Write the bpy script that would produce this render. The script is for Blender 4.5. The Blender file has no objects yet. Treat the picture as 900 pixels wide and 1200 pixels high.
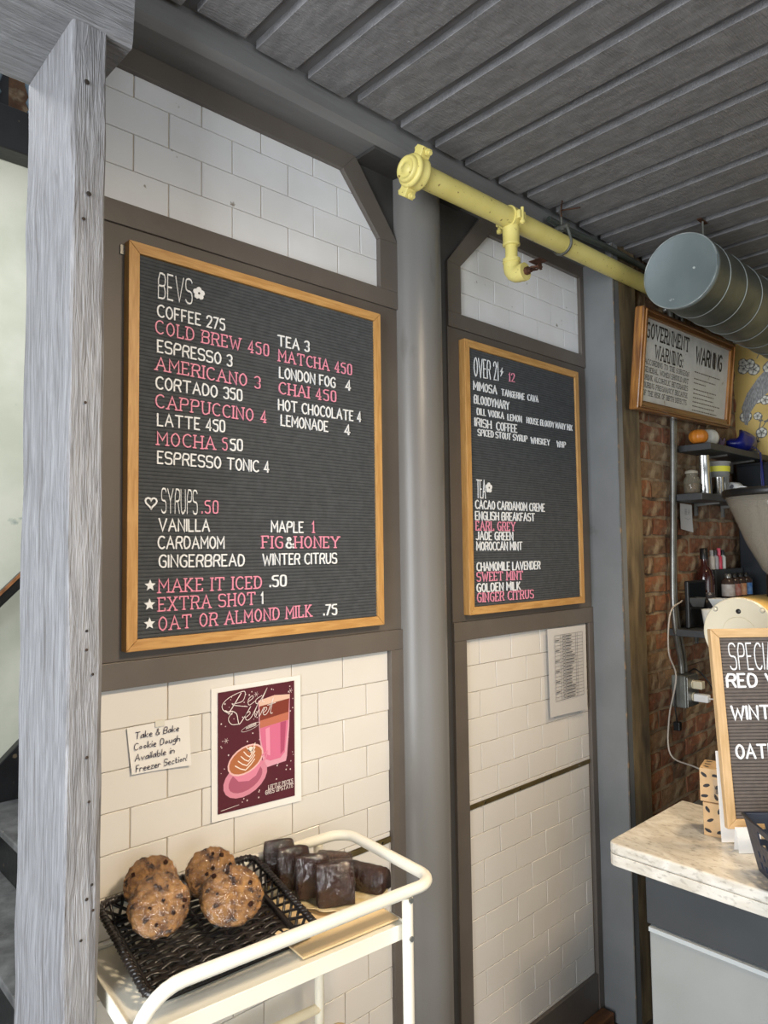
import bpy, math, random
from math import sin, cos, pi, radians as rad
from mathutils import Vector, Matrix
random.seed(7)
scene = bpy.context.scene
COL = scene.collection
H = 1.62                      # the camera's height above the floor; coordinates below are written relative to it

# ---------------------------------------------------------------- camera, world, lights, exposure
cam_d = bpy.data.cameras.new('camera'); cam = bpy.data.objects.new('camera', cam_d); COL.objects.link(cam)
cam_d.sensor_fit = 'HORIZONTAL'; cam_d.sensor_width = 36.0; cam_d.lens = 36.0 * 832.44 / 900.0
cam_d.clip_start = 0.02
yaw, pitch, roll = rad(43.0611), rad(3.2401), rad(-0.76278)
fw = Vector((sin(yaw) * cos(pitch), cos(yaw) * cos(pitch), sin(pitch)))
rt = fw.cross(Vector((0, 0, 1))).normalized(); up = rt.cross(fw)
r2 = rt * cos(roll) + up * sin(roll); u2 = -rt * sin(roll) + up * cos(roll)
cam.matrix_world = Matrix(((r2.x, u2.x, -fw.x, 0), (r2.y, u2.y, -fw.y, -1.374), (r2.z, u2.z, -fw.z, H), (0, 0, 0, 1)))
scene.camera = cam

scene.view_settings.view_transform = 'Standard'; scene.view_settings.look = 'None'
scene.view_settings.gamma = 1.0; scene.view_settings.use_curve_mapping = False
scene.view_settings.exposure = 0.0

world = bpy.data.worlds.new('world'); scene.world = world; world.use_nodes = True
world.node_tree.nodes['Background'].inputs[0].default_value = (0.86, 0.93, 1.0, 1)
world.node_tree.nodes['Background'].inputs[1].default_value = 0.42

def area(name, loc, target, size, size_y, power, color, spread=180):
    l = bpy.data.lights.new(name, 'AREA'); l.shape = 'RECTANGLE'; l.size = size; l.size_y = size_y
    l.energy = power; l.color = color; l.spread = math.radians(spread)
    o = bpy.data.objects.new(name, l); COL.objects.link(o)
    o.location = Vector(loc) + Vector((0, 0, H))
    o.rotation_euler = (Vector(target) - Vector(loc)).to_track_quat('-Z', 'Y').to_euler()
    return o
area('window_light', (-1.7, -0.95, -0.15), (1.5, -0.35, 0.05), 1.5, 2.4, 122, (0.91, 0.955, 1.0))
area('shopfront_light', (0.2, -4.2, -0.3), (1.2, 0, 0.2), 2.6, 2.0, 36, (0.95, 0.98, 1.0))
area('ceiling_lamp_light', (0.95, -1.70, 0.95), (0.80, 0.0, -1.0), 0.28, 0.28, 10.5, (1.0, 0.80, 0.56), 92)
area('counter_lamp_light', (2.35, -1.0, 1.0), (2.15, -0.8, -0.7), 0.22, 0.22, 7, (1.0, 0.76, 0.48), 100)
area('stair_light', (0.2, 0.9, 1.6), (0.9, 1.8, -0.2), 0.8, 0.5, 24, (0.98, 0.98, 1.0))

# ---------------------------------------------------------------- materials
def lin(c):
    return tuple(((v / 255) / 12.92 if v / 255 <= 0.04045 else ((v / 255 + 0.055) / 1.055) ** 2.4) for v in c) + (1,)
MATS = {}
def M(name, c1, c2=None, scale=(1, 1, 1), ns=8.0, rough=0.6, r2=None, bump=0.0, bs=40.0, bscale=None, metal=0.0,
      lo=0.35, hi=0.65, c3=None, ns3=3.0, lo3=0.6, hi3=0.7, coat=0.0, spec=0.5, sub=0.0, dist=0.0, detail=4):
    if name in MATS: return MATS[name]
    m = bpy.data.materials.new(name); m.use_nodes = True; MATS[name] = m
    nt = m.node_tree; N = nt.nodes; Lk = nt.links
    b = N['Principled BSDF']
    b.inputs['Roughness'].default_value = rough; b.inputs['Metallic'].default_value = metal
    b.inputs['Coat Weight'].default_value = coat; b.inputs['Coat Roughness'].default_value = 0.12
    b.inputs['Specular IOR Level'].default_value = spec
    tc = N.new('ShaderNodeTexCoord'); mp = N.new('ShaderNodeMapping'); mp.inputs['Scale'].default_value = scale
    Lk.new(tc.outputs['Object'], mp.inputs['Vector'])
    b.inputs['Base Color'].default_value = lin(c1)
    out = None
    if c2 is not None:
        n = N.new('ShaderNodeTexNoise'); n.inputs['Scale'].default_value = ns; n.inputs['Detail'].default_value = detail
        n.inputs['Distortion'].default_value = dist
        Lk.new(mp.outputs[0], n.inputs['Vector'])
        cr = N.new('ShaderNodeValToRGB'); cr.color_ramp.elements[0].position = lo; cr.color_ramp.elements[1].position = hi
        cr.color_ramp.elements[0].color = lin(c1); cr.color_ramp.elements[1].color = lin(c2)
        Lk.new(n.outputs['Fac'], cr.inputs['Fac']); out = cr.outputs['Color']
        if r2 is not None:
            mr = N.new('ShaderNodeMapRange'); mr.inputs['From Min'].default_value = lo; mr.inputs['From Max'].default_value = hi
            mr.inputs['To Min'].default_value = rough; mr.inputs['To Max'].default_value = r2
            Lk.new(n.outputs['Fac'], mr.inputs['Value']); Lk.new(mr.outputs[0], b.inputs['Roughness'])
    if c3 is not None:
        n3 = N.new('ShaderNodeTexNoise'); n3.inputs['Scale'].default_value = ns3; n3.inputs['Detail'].default_value = 6
        Lk.new(mp.outputs[0], n3.inputs['Vector'])
        c = N.new('ShaderNodeValToRGB'); c.color_ramp.elements[0].position = lo3; c.color_ramp.elements[1].position = hi3
        Lk.new(n3.outputs['Fac'], c.inputs['Fac'])
        mx = N.new('ShaderNodeMix'); mx.data_type = 'RGBA'
        Lk.new(c.outputs['Color'], mx.inputs['Factor'])
        if out: Lk.new(out, mx.inputs['A'])
        else: mx.inputs['A'].default_value = lin(c1)
        mx.inputs['B'].default_value = lin(c3); out = mx.outputs['Result']
    if out: Lk.new(out, b.inputs['Base Color'])
    if bump > 0:
        mp2 = N.new('ShaderNodeMapping'); mp2.inputs['Scale'].default_value = bscale or scale
        Lk.new(tc.outputs['Object'], mp2.inputs['Vector'])
        n2 = N.new('ShaderNodeTexNoise'); n2.inputs['Scale'].default_value = bs; n2.inputs['Detail'].default_value = 5
        n2.inputs['Distortion'].default_value = dist
        Lk.new(mp2.outputs[0], n2.inputs['Vector'])
        bp = N.new('ShaderNodeBump'); bp.inputs['Strength'].default_value = bump; bp.inputs['Distance'].default_value = 0.004
        Lk.new(n2.outputs['Fac'], bp.inputs['Height']); Lk.new(bp.outputs[0], b.inputs['Normal'])
    return m
def wrap_mat():
    m = bpy.data.materials.new('plastic_wrap'); m.use_nodes = True; nt = m.node_tree; N = nt.nodes; Lk = nt.links
    N.remove(N['Principled BSDF']); out = N['Material Output']
    tr = N.new('ShaderNodeBsdfTransparent'); gl = N.new('ShaderNodeBsdfGlossy'); gl.inputs['Roughness'].default_value = 0.07
    mx = N.new('ShaderNodeMixShader'); mx.inputs[0].default_value = 0.075
    tc = N.new('ShaderNodeTexCoord'); mp = N.new('ShaderNodeMapping'); mp.inputs['Scale'].default_value = (1, 2.5, 1)
    n = N.new('ShaderNodeTexNoise'); n.inputs['Scale'].default_value = 38; n.inputs['Detail'].default_value = 4; n.inputs['Distortion'].default_value = 1.2
    bp = N.new('ShaderNodeBump'); bp.inputs['Strength'].default_value = 1.0; bp.inputs['Distance'].default_value = 0.009
    Lk.new(tc.outputs['Object'], mp.inputs[0]); Lk.new(mp.outputs[0], n.inputs['Vector']); Lk.new(n.outputs['Fac'], bp.inputs['Height'])
    Lk.new(bp.outputs[0], gl.inputs['Normal'])
    Lk.new(tr.outputs[0], mx.inputs[1]); Lk.new(gl.outputs[0], mx.inputs[2]); Lk.new(mx.outputs[0], out.inputs[0])
    return m
def glassy(name, col, alpha=0.35, rough=0.1):
    m = M(name, col, rough=rough); b = m.node_tree.nodes['Principled BSDF']
    b.inputs['Alpha'].default_value = alpha
    return m
WRAP = wrap_mat()
TRIM = M('brown_grey_paint', (96, 89, 83), (104, 97, 90), ns=6, rough=0.42, bump=0.12, bs=60, bscale=(1, 1, 1), c3=(74, 66, 60), ns3=2.5, lo3=0.62, hi3=0.75)
PANELM = M('brown_grey_board', (88, 81, 75), (98, 91, 84), ns=4, rough=0.5, bump=0.08, bs=40)
TILE = M('white_glazed_tile', (230, 226, 220), (223, 219, 212), ns=3, rough=0.16, bump=0.035, bs=6, coat=0.2)
TILEB = M('rough_white_tile', (236, 237, 239), (226, 226, 226), ns=5, rough=0.3, bump=0.1, bs=25, c3=(150, 143, 132), ns3=30, lo3=0.70, hi3=0.74)
GROUT = M('pale_grout', (205, 192, 172), (182, 166, 144), ns=14, rough=0.9)
GREYP = M('grey_gloss_paint', (128, 130, 131), (118, 120, 121), ns=5, rough=0.38, bump=0.16, bs=22, bscale=(2, 2, 0.5), c3=(88, 86, 82), ns3=5, lo3=0.66, hi3=0.74)
COLM = M('grey_column_paint', (122, 121, 119), (112, 109, 105), ns=4, rough=0.34, bump=0.10, bs=40, scale=(1, 1, 0.3), c3=(92, 88, 83), ns3=9, lo3=0.66, hi3=0.75)
PLANK = M('grey_rough_plank', (132, 131, 132), (112, 111, 112), scale=(6, 2.0, 9), ns=9, rough=0.45, bump=0.85, bs=10, bscale=(5, 30, 9), dist=0.5, c3=(168, 168, 170), ns3=40, lo3=.68, hi3=.74)
PLANKR = M('grey_slab', (112, 111, 111), (98, 97, 97), ns=9, rough=0.6, bump=0.3, bs=30)
BEAMP = M('grey_beam_paint', (122, 122, 122), (112, 111, 111), scale=(0.6, 5, 5), ns=6, rough=0.5, bump=0.25, bs=25)
DARKR = M('dark_recess_shade', (70, 69, 68), (56, 54, 52), ns=6, rough=0.7, bump=0.2)  # shade of the deep column recess, put into the colour
TIMBER = M('grey_rough_timber', (150, 150, 153), (116, 115, 117), scale=(7, 7, 0.42), ns=16, rough=0.55, bump=1.0, bs=26, bscale=(7, 7, 0.5), dist=1.6, c3=(98, 95, 94), ns3=9, lo3=0.58, hi3=0.72)
TIMBERX = M('grey_rough_timber_along', (140, 140, 142), (118, 117, 118), scale=(0.42, 7, 7), ns=16, rough=0.55, bump=1.0, bs=24, bscale=(0.5, 7, 7), dist=1.5, c3=(98, 96, 95), ns3=9, lo3=0.60, hi3=0.72)
def oak(name, sc): return M(name, (206, 160, 98), (184, 136, 76), scale=sc, ns=11, rough=0.45, bump=0.12, bs=30, dist=0.8)
OAKH = oak('oak_across', (1.2, 14, 14)); OAKV = oak('oak_upright', (14, 14, 1.2))
OAKH3 = M('pale_oak_across', (214, 180, 134), (196, 160, 112), scale=(1.2, 14, 14), ns=11, rough=0.5)
OAKV3 = M('pale_oak_upright', (214, 180, 134), (196, 160, 112), scale=(14, 14, 1.2), ns=11, rough=0.5)
FELT = M('charcoal_felt', (82, 85, 88), (74, 77, 80), ns=60, rough=0.95, spec=0.2)
FELTB = M('brown_grey_felt', (112, 104, 99), (102, 95, 91), ns=60, rough=0.95, spec=0.2)
WHITEP = M('white_letter_plastic', (240, 242, 244), rough=0.4)
PINKP = M('pink_letter_plastic', (240, 152, 176), rough=0.4)
BLACK = M('black_satin', (20, 20, 21), rough=0.4)
BLACKM = M('black_chipped_paint', (22, 22, 23), (30, 30, 31), ns=8, rough=0.35, bump=0.3, bs=30, c3=(96, 84, 66), ns3=26, lo3=0.68, hi3=0.72)
YEL = M('yellow_pipe_paint', (230, 216, 134), (218, 203, 118), ns=9, rough=0.42, bump=0.18, bs=40, c3=(120, 92, 48), ns3=75, lo3=0.66, hi3=0.70)
RUST = M('rusty_metal', (62, 40, 30), (94, 62, 44), ns=50, rough=0.7, metal=0.4)
STEEL = M('dull_steel', (150, 150, 146), (120, 120, 116), ns=12, rough=0.35, metal=0.8)
BRIGHT = M('bright_steel', (205, 205, 202), rough=0.18, metal=1.0)
GALV = M('galvanised_duct', (118, 123, 119), (92, 98, 94), scale=(1, 1, 1), ns=7, rough=0.38, r2=0.5, metal=0.75, bump=0.05, bs=8)
CAPM = M('grey_duct_cap', (126, 137, 138), (114, 125, 127), ns=9, rough=0.45, metal=0.25, c3=(205, 210, 208), ns3=18, lo3=0.685, hi3=0.71, bump=0.2, bs=16)
CONDG = M('green_grey_conduit', (88, 94, 88), (70, 76, 70), ns=20, rough=0.45, metal=0.3)
MARBLE = M('white_marble', (224, 220, 210), (200, 192, 178), scale=(1.6, .8, 1.6), ns=9, rough=0.26, dist=2.0, c3=(150, 142, 130), ns3=70, lo3=0.54, hi3=0.80, detail=8)
MORTAR = M('brown_mortar', (128, 108, 84), (160, 142, 116), ns=18, rough=0.95, bump=0.8, bs=50, c3=(70, 58, 46), ns3=7, lo3=0.5, hi3=0.7)
BRICKS = [M('old_brick_%s' % n, a, b, ns=22, rough=0.9, bump=1.0, bs=60, c3=(166, 146, 118), ns3=14, lo3=0.52, hi3=0.70) for n, a, b in
          (('red', (140, 90, 62), (100, 66, 48)), ('brown', (120, 88, 64), (92, 68, 50)), ('orange', (156, 102, 68), (116, 80, 56)), ('tan', (142, 112, 82), (112, 88, 64)))]
PLASTER = M('stained_tan_plaster', (136, 118, 86), (92, 78, 58), scale=(3, 3, 0.7), ns=7, rough=0.85, bump=0.35, bs=20, c3=(64, 56, 46), ns3=5, lo3=0.5, hi3=0.7)
GREENW = M('pale_green_plaster', (206, 207, 190), (188, 191, 172), ns=4, rough=0.7, bump=0.3, bs=14, c3=(150, 160, 150), ns3=7, lo3=0.68, hi3=0.72)
STAIRM = M('worn_grey_stair', (122, 122, 122), (84, 84, 84), ns=12, rough=0.6, bump=0.4, bs=60, c3=(150, 140, 126), ns3=40, lo3=0.70, hi3=0.75)
FLOORM = M('dark_brown_floor', (92, 84, 78), (70, 62, 56), scale=(1, 8, 1), ns=5, rough=0.5)
CARTW = M('cream_white_enamel', (236, 233, 220), (230, 226, 210), ns=5, rough=0.35)
PAPER = M('white_paper', (236, 234, 230), rough=0.8)
PAPERG = M('greyish_paper', (212, 210, 208), rough=0.6)
INK = M('black_ink', (34, 33, 36), rough=0.7)
INKG = M('grey_ink', (96, 96, 100), rough=0.7)
NAVY = M('navy_plastic', (40, 48, 66), (34, 40, 56), ns=30, rough=0.4, bump=0.2, bs=80)
KRAFT = M('kraft_card', (196, 164, 124), (186, 154, 114), ns=40, rough=0.85)
WALLY = M('yellow_wallpaper', (216, 188, 116), (206, 176, 104), ns=5, rough=0.8)
CABG = M('dark_slate_cabinet', (62, 65, 68), (54, 57, 60), ns=4, rough=0.4, c3=(90, 92, 92), ns3=30, lo3=0.74, hi3=0.76)
FRIDGE = M('grey_cabinet_panel', (150, 152, 150), (142, 144, 141), ns=5, rough=0.42, c3=(120, 120, 116), ns3=18, lo3=0.70, hi3=0.75)
COOKIE = M('oat_cookie', (160, 117, 66), (96, 63, 34), ns=70, rough=0.8, bump=1.0, bs=140, c3=(44, 24, 16), ns3=60, lo3=0.62, hi3=0.66)
CHOC = M('chocolate_cake', (56, 32, 22), (34, 19, 14), ns=60, rough=0.7, spec=0.15, bump=0.6, bs=120)
CHOC2 = M('marbled_loaf', (88, 62, 46), (46, 32, 26), scale=(1, 1, 4), ns=20, rough=0.6, bump=0.5, bs=90, dist=2)
WICK = M('black_woven_plastic', (22, 20, 20), (34, 28, 25), ns=30, rough=0.3)
CREAM = M('cream_enamel', (232, 224, 200), (226, 216, 190), ns=6, rough=0.3)
CREAMY = M('yellow_cream_enamel', (222, 186, 112), rough=0.3)

# ---------------------------------------------------------------- mesh building
class MB:
    def __init__(s): s.v = []; s.f = []; s.sm = []; s.mi = []; s.m = 0
    def add(s, vs, fs, smooth=False):
        o = len(s.v); s.v += [tuple(v) for v in vs]
        for f in fs: s.f.append([i + o for i in f]); s.sm.append(smooth); s.mi.append(s.m)
        return s
    def box(s, x0, x1, y0, y1, z0, z1, R=None, c=None):
        vs = [Vector((x, y, z)) for x in (x0, x1) for y in (y0, y1) for z in (z0, z1)]
        if R is not None:
            c = Vector(c) if c else Vector(((x0 + x1) / 2, (y0 + y1) / 2, (z0 + z1) / 2))
            vs = [R @ (v - c) + c for v in vs]
        return s.add(vs, [(0, 1, 3, 2), (4, 6, 7, 5), (0, 4, 5, 1), (2, 3, 7, 6), (0, 2, 6, 4), (1, 5, 7, 3)])
    def prism(s, pts, axis, a, b):          # polygon pts (two coords) extruded along axis from a to b
        def P(p, t):
            return {'x': (t, p[0], p[1]), 'y': (p[0], t, p[1]), 'z': (p[0], p[1], t)}[axis]
        n = len(pts); vs = [P(p, a) for p in pts] + [P(p, b) for p in pts]
        fs = [tuple(range(n)), tuple(range(2 * n - 1, n - 1, -1))] + [(i, i + n, (i + 1) % n + n, (i + 1) % n) for i in range(n)]
        return s.add(vs, fs)
    def tube(s, pts, r, n=10, caps=True, closed=False, flat=1.0):
        pts = [Vector(p) for p in pts]; N = len(pts); rings = []
        rs = r if isinstance(r, (list, tuple)) else [r] * N
        prev = None
        for i in range(N):
            if closed: t = pts[(i + 1) % N] - pts[i - 1]
            else: t = pts[min(i + 1, N - 1)] - pts[max(i - 1, 0)]
            t.normalize()
            if prev is None:
                a = Vector((0, 0, 1)) if abs(t.z) < 0.9 else Vector((1, 0, 0)); x = t.cross(a).normalized()
            else: x = (prev - t * prev.dot(t)).normalized()
            prev = x; y = t.cross(x)
            rings.append([pts[i] + (x * cos(2 * pi * k / n) + y * sin(2 * pi * k / n) * flat) * rs[i] for k in range(n)])
        vs = [v for rg in rings for v in rg]; fs = []
        for i in range(N if closed else N - 1):
            j = (i + 1) % N
            for k in range(n): fs.append((i * n + k, i * n + (k + 1) % n, j * n + (k + 1) % n, j * n + k))
        o = s.add(vs, fs, True)
        if caps and not closed:
            s.add(rings[0], [tuple(range(n - 1, -1, -1))]); s.add(rings[-1], [tuple(range(n))])
        return s
    def lathe(s, prof, c=(0, 0, 0), n=24, axis='z', smooth=True, cap=True):
        vs = []; fs = []; c = Vector(c)
        def P(r, h, a):
            x, y = r * cos(a), r * sin(a)
            return c + Vector({'z': (x, y, h), 'x': (h, x, y), 'y': (x, h, y)}[axis])
        for r, h in prof:
            for k in range(n): vs.append(P(r, h, 2 * pi * k / n))
        for i in range(len(prof) - 1):
            for k in range(n): fs.append((i * n + k, i * n + (k + 1) % n, (i + 1) * n + (k + 1) % n, (i + 1) * n + k))
        s.add(vs, fs, smooth)
        if cap:
            for r, h, rev in ((prof[0][0], prof[0][1], True), (prof[-1][0], prof[-1][1], False)):
                if r > 1e-5:
                    ring = [P(r, h, 2 * pi * k / n) for k in range(n)]
                    s.add(ring, [tuple(range(n - 1, -1, -1)) if rev else tuple(range(n))])
        return s
    def flat(s, pts, y=0.0):                # polygon (x, z) printed on a plane that faces -Y
        return s.add([(p[0], y, p[1]) for p in pts], [tuple(range(len(pts)))])
OFF = {}
def setlab(o, label=None, cat=None, group=None, kind=None):
    if label: o['label'] = label
    if cat: o['category'] = cat
    if group: o['group'] = group
    if kind: o['kind'] = kind
    return o
def thing(name, label, cat, loc=(0, 0, 0), rot=(0, 0, 0), group=None, local=False, kind=None):
    o = bpy.data.objects.new(name, None); COL.objects.link(o); o.empty_display_size = 0.05
    o.location = (loc[0], loc[1], loc[2] + H); o.rotation_euler = rot
    OFF[o.name] = Vector((0, 0, 0)) if local else Vector(loc)
    return setlab(o, label, cat, group, kind)
def obj(name, mb, mat, parent=None, bevel=0, seg=2, label=None, cat=None, group=None, kind=None, local=None, rot=None, sub=0, wn=False):
    if parent is not None: off = OFF[parent.name]
    elif local is not None: off = Vector((0, 0, 0))
    else:
        xs = [v[0] for v in mb.v]; ys = [v[1] for v in mb.v]; zs = [v[2] for v in mb.v]
        off = Vector(((min(xs) + max(xs)) / 2, (min(ys) + max(ys)) / 2, min(zs)))
    me = bpy.data.meshes.new(name)
    me.from_pydata([(v[0] - off.x, v[1] - off.y, v[2] - off.z) for v in mb.v], [], mb.f)
    me.polygons.foreach_set('use_smooth', mb.sm)
    for m in (mat if isinstance(mat, list) else [mat]): me.materials.append(m)
    if isinstance(mat, list): me.polygons.foreach_set('material_index', mb.mi)
    me.update()
    o = bpy.data.objects.new(name, me); COL.objects.link(o)
    if parent is not None: o.parent = parent; OFF[o.name] = off
    elif local is not None:
        o.location = (local[0], local[1], local[2] + H); OFF[o.name] = Vector((0, 0, 0))
        if rot: o.rotation_euler = rot
    else: o.location = (off.x, off.y, off.z + H); OFF[o.name] = off
    if bevel:
        b = o.modifiers.new('bevel', 'BEVEL'); b.width = bevel; b.segments = seg; b.limit_method = 'ANGLE'; b.angle_limit = rad(35)
    if sub:
        q = o.modifiers.new('sub', 'SUBSURF'); q.levels = sub; q.render_levels = sub
    return setlab(o, label, cat, group, kind)
def share(name, src, parent, loc=(0, 0, 0), rot=(0, 0, 0), sc=(1, 1, 1)):
    o = src.copy(); COL.objects.link(o); o.name = name; o.parent = parent; o.location = loc; o.rotation_euler = rot; o.scale = sc
    return o
def struct(name, mb, mat, label=None, bevel=0, parent=None, **k):
    return obj(name, mb, mat, parent, bevel=bevel, label=label, kind=None if parent else 'structure', **k)
def bez(pts, n=6):                          # Catmull-Rom through points
    P = [Vector(p) for p in pts]; P = [2 * P[0] - P[1]] + P + [2 * P[-1] - P[-2]]; out = []
    for i in range(1, len(P) - 2):
        for k in range(n):
            t = k / n
            out.append(0.5 * ((2 * P[i]) + (P[i + 1] - P[i - 1]) * t + (2 * P[i - 1] - 5 * P[i] + 4 * P[i + 1] - P[i + 2]) * t * t + (3 * P[i] - P[i - 1] - 3 * P[i + 1] + P[i + 2]) * t ** 3))
    out.append(P[-2]); return out

# ---------------------------------------------------------------- stroke alphabet
G = {'A': '003860|1353', 'B': '00084857554404|4453514000', 'C': '5748280602204051', 'D': '00083856523000', 'E': '48080040|0434',
 'F': '480800|0434', 'G': '57482806022040515434', 'H': '0800|5850|0454', 'I': '0800', 'J': '48411001', 'K': '0800|4803|1450', 'L': '080040',
 'M': '0008336860', 'N': '00085058', 'O': '280602203052563828', 'P': '00084857554404', 'Q': '280602203052563828|3250', 'R': '00084857554404|3450',
 'S': '574818070514445351401001', 'T': '0868|3830', 'U': '08021030415158', 'V': '083068', 'W': '0820466088', 'X': '0850|5800', 'Y': '083468|3430',
 'Z': '08580050', '0': '180701103041473818', '1': '061810', '2': '060718384745000040', '3': '0718384745341434434130 1001'.replace(' ', ''),
 '4': '30380242', '5': '480805354441301001', '6': '4738180701103041433404', '7': '084810', '8': '1807051434454738 18|140301103041433414'.replace(' ', ''),
 '&': '5016172837360301103053', '.': '0001', ',': '0001', '!': '0803|0001', ':': '0001|0405', '-': '0434',
 'a': '4717050413344743', 'b': '0b0333453706', 'c': '4627051343', 'd': '4b4313051746', 'e': '05453717051343', 'f': '4a3b2a23|0747',
 'g': '4717051445|47412001', 'h': '0b03|06274643', 'i': '0703|090a', 'k': '0b03|470543', 'l': '0b03', 'm': '0703|06273633|36576663',
 'n': '0703|06274643', 'o': '2705234527', 'r': '0703|062746', 's': '462706442304', 't': '1a142344|0737', 'u': '07042344|4743', 'v': '072347', 'z': '07470343'}
ROUND = set('BCDGJOPQRSU02356789&abcdefghmnorstu')
def glyph(c, slab=False):
    st = []; w = 0
    for part in G[c].split('|'):
        p = [(int(part[i], 16), int(part[i + 1], 16)) for i in range(0, len(part), 2)]
        w = max(w, max(a for a, b in p))
        if c.islower(): p = [(a, b - 3) for a, b in p]
        closed = p[0] == p[-1] and len(p) > 3
        ends = [(p[0], p[1]), (p[-1], p[-2])] if not closed else []
        if c in ROUND and len(p) > 3:
            q = []; n = len(p)
            for i in range(n - 1):
                a, b = p[i], p[i + 1]
                if i > 0 or closed: q.append((a[0] * .72 + b[0] * .28, a[1] * .72 + b[1] * .28))
                else: q.append(a)
                if i < n - 2 or closed: q.append((a[0] * .28 + b[0] * .72, a[1] * .28 + b[1] * .72))
                else: q.append(b)
            if closed: q.append(q[0])
            p = q
        st.append((p, closed))
        if slab and c not in 'CGOSQ0':
            for e, nb in ends:
                if e[1] in (0, 8) and abs(nb[1] - e[1]) > 2: st.append(([(e[0] - 1.0, e[1]), (e[0] + 1.0, e[1])], False))
                if c in 'ELTFZ' and e[1] in (0, 8) and nb[1] == e[1]: st.append(([e, (e[0], e[1] + (1.4 if e[1] == 0 else -1.4))], False))
            if c in 'BDPREF': st += [([(-0.9, 8), (0.3, 8)], False), ([(-0.9, 0), (0.3, 0)], False)]
            if c == 'M': pass
    return st, w
def stroke(mb, p, closed, hw, thick, ox=0, oz=0, kx=1, kz=1, y=0.0):
    P = [Vector((a * kx + ox, b * kz + oz)) for a, b in p]
    if closed: P = P[:-1]
    Q = [P[0]]
    for q in P[1:]:
        if (q - Q[-1]).length > 1e-6: Q.append(q)
    P = Q; n = len(P)
    if n < 2: return
    if not closed:
        d0 = (P[0] - P[1]).normalized(); d1 = (P[-1] - P[-2]).normalized()
        P = [P[0] + d0 * hw * .7] + P + [P[-1] + d1 * hw * .7]; n += 2
    L, R = [], []
    for i in range(n):
        a = P[i - 1] if (i > 0 or closed) else None; b = P[(i + 1) % n] if (i < n - 1 or closed) else None
        t1 = (P[i] - a).normalized() if a is not None else None; t2 = (b - P[i]).normalized() if b is not None else None
        if t1 is None: t1 = t2
        if t2 is None: t2 = t1
        m = (t1 + t2)
        if m.length < 0.2: m = t2.copy()
        m.normalize(); nn = Vector((-m.y, m.x)); k = 1 / max(0.55, nn.dot(Vector((-t2.y, t2.x))))
        w = hw * k
        if not closed and i in (0, n - 1): w = hw * .55
        L.append(P[i] + nn * w); R.append(P[i] - nn * w)
    vs = [(q.x, y - thick, q.y) for q in L] + [(q.x, y - thick, q.y) for q in R]
    if thick > 0.0006: vs += [(q.x, y, q.y) for q in L] + [(q.x, y, q.y) for q in R]
    fs = []
    for i in range(n if closed else n - 1):
        j = (i + 1) % n
        fs.append((i, i + n, j + n, j))
        if thick > 0.0006:
            fs.append((i, j, j + 2 * n, i + 2 * n)); fs.append((i + n, i + 3 * n, j + 3 * n, j + n))
    if not closed and thick > 0.0006:
        fs.append((0, 2 * n, 3 * n, n)); fs.append((n - 1, 2 * n - 1, 4 * n - 1, 3 * n - 1))
    mb.add(vs, fs)
def advance(c, slab=False):
    if c == ' ': return 4.0
    return glyph(c)[1] + (2.6 if slab else 1.9)
def text_flat(mb, txt, x0, z0, h, x1=None, y=0.0, slab=False, hw=0.09, wk=1.0, slant=0.0, thick=0.0004):
    k = h / 8; N = sum(advance(c, slab) for c in txt) - 1.9
    kx = k * wk if x1 is None else (x1 - x0) / N
    x = x0
    for c in txt:
        if c != ' ':
            for p, cl in glyph(c, slab)[0]:
                stroke(mb, [(a + b * slant, b) for a, b in p], cl, h * hw * .5, thick, x, z0, kx, k, y)
        x += advance(c, slab) * kx
    return x
LET = {}
STY = {'w': (.0240, .0016, False, WHITEP), 'n': (.0190, .0013, False, WHITEP), 'p': (.0260, .0013, True, PINKP), 't': (.05, .0017, False, WHITEP)}
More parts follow.
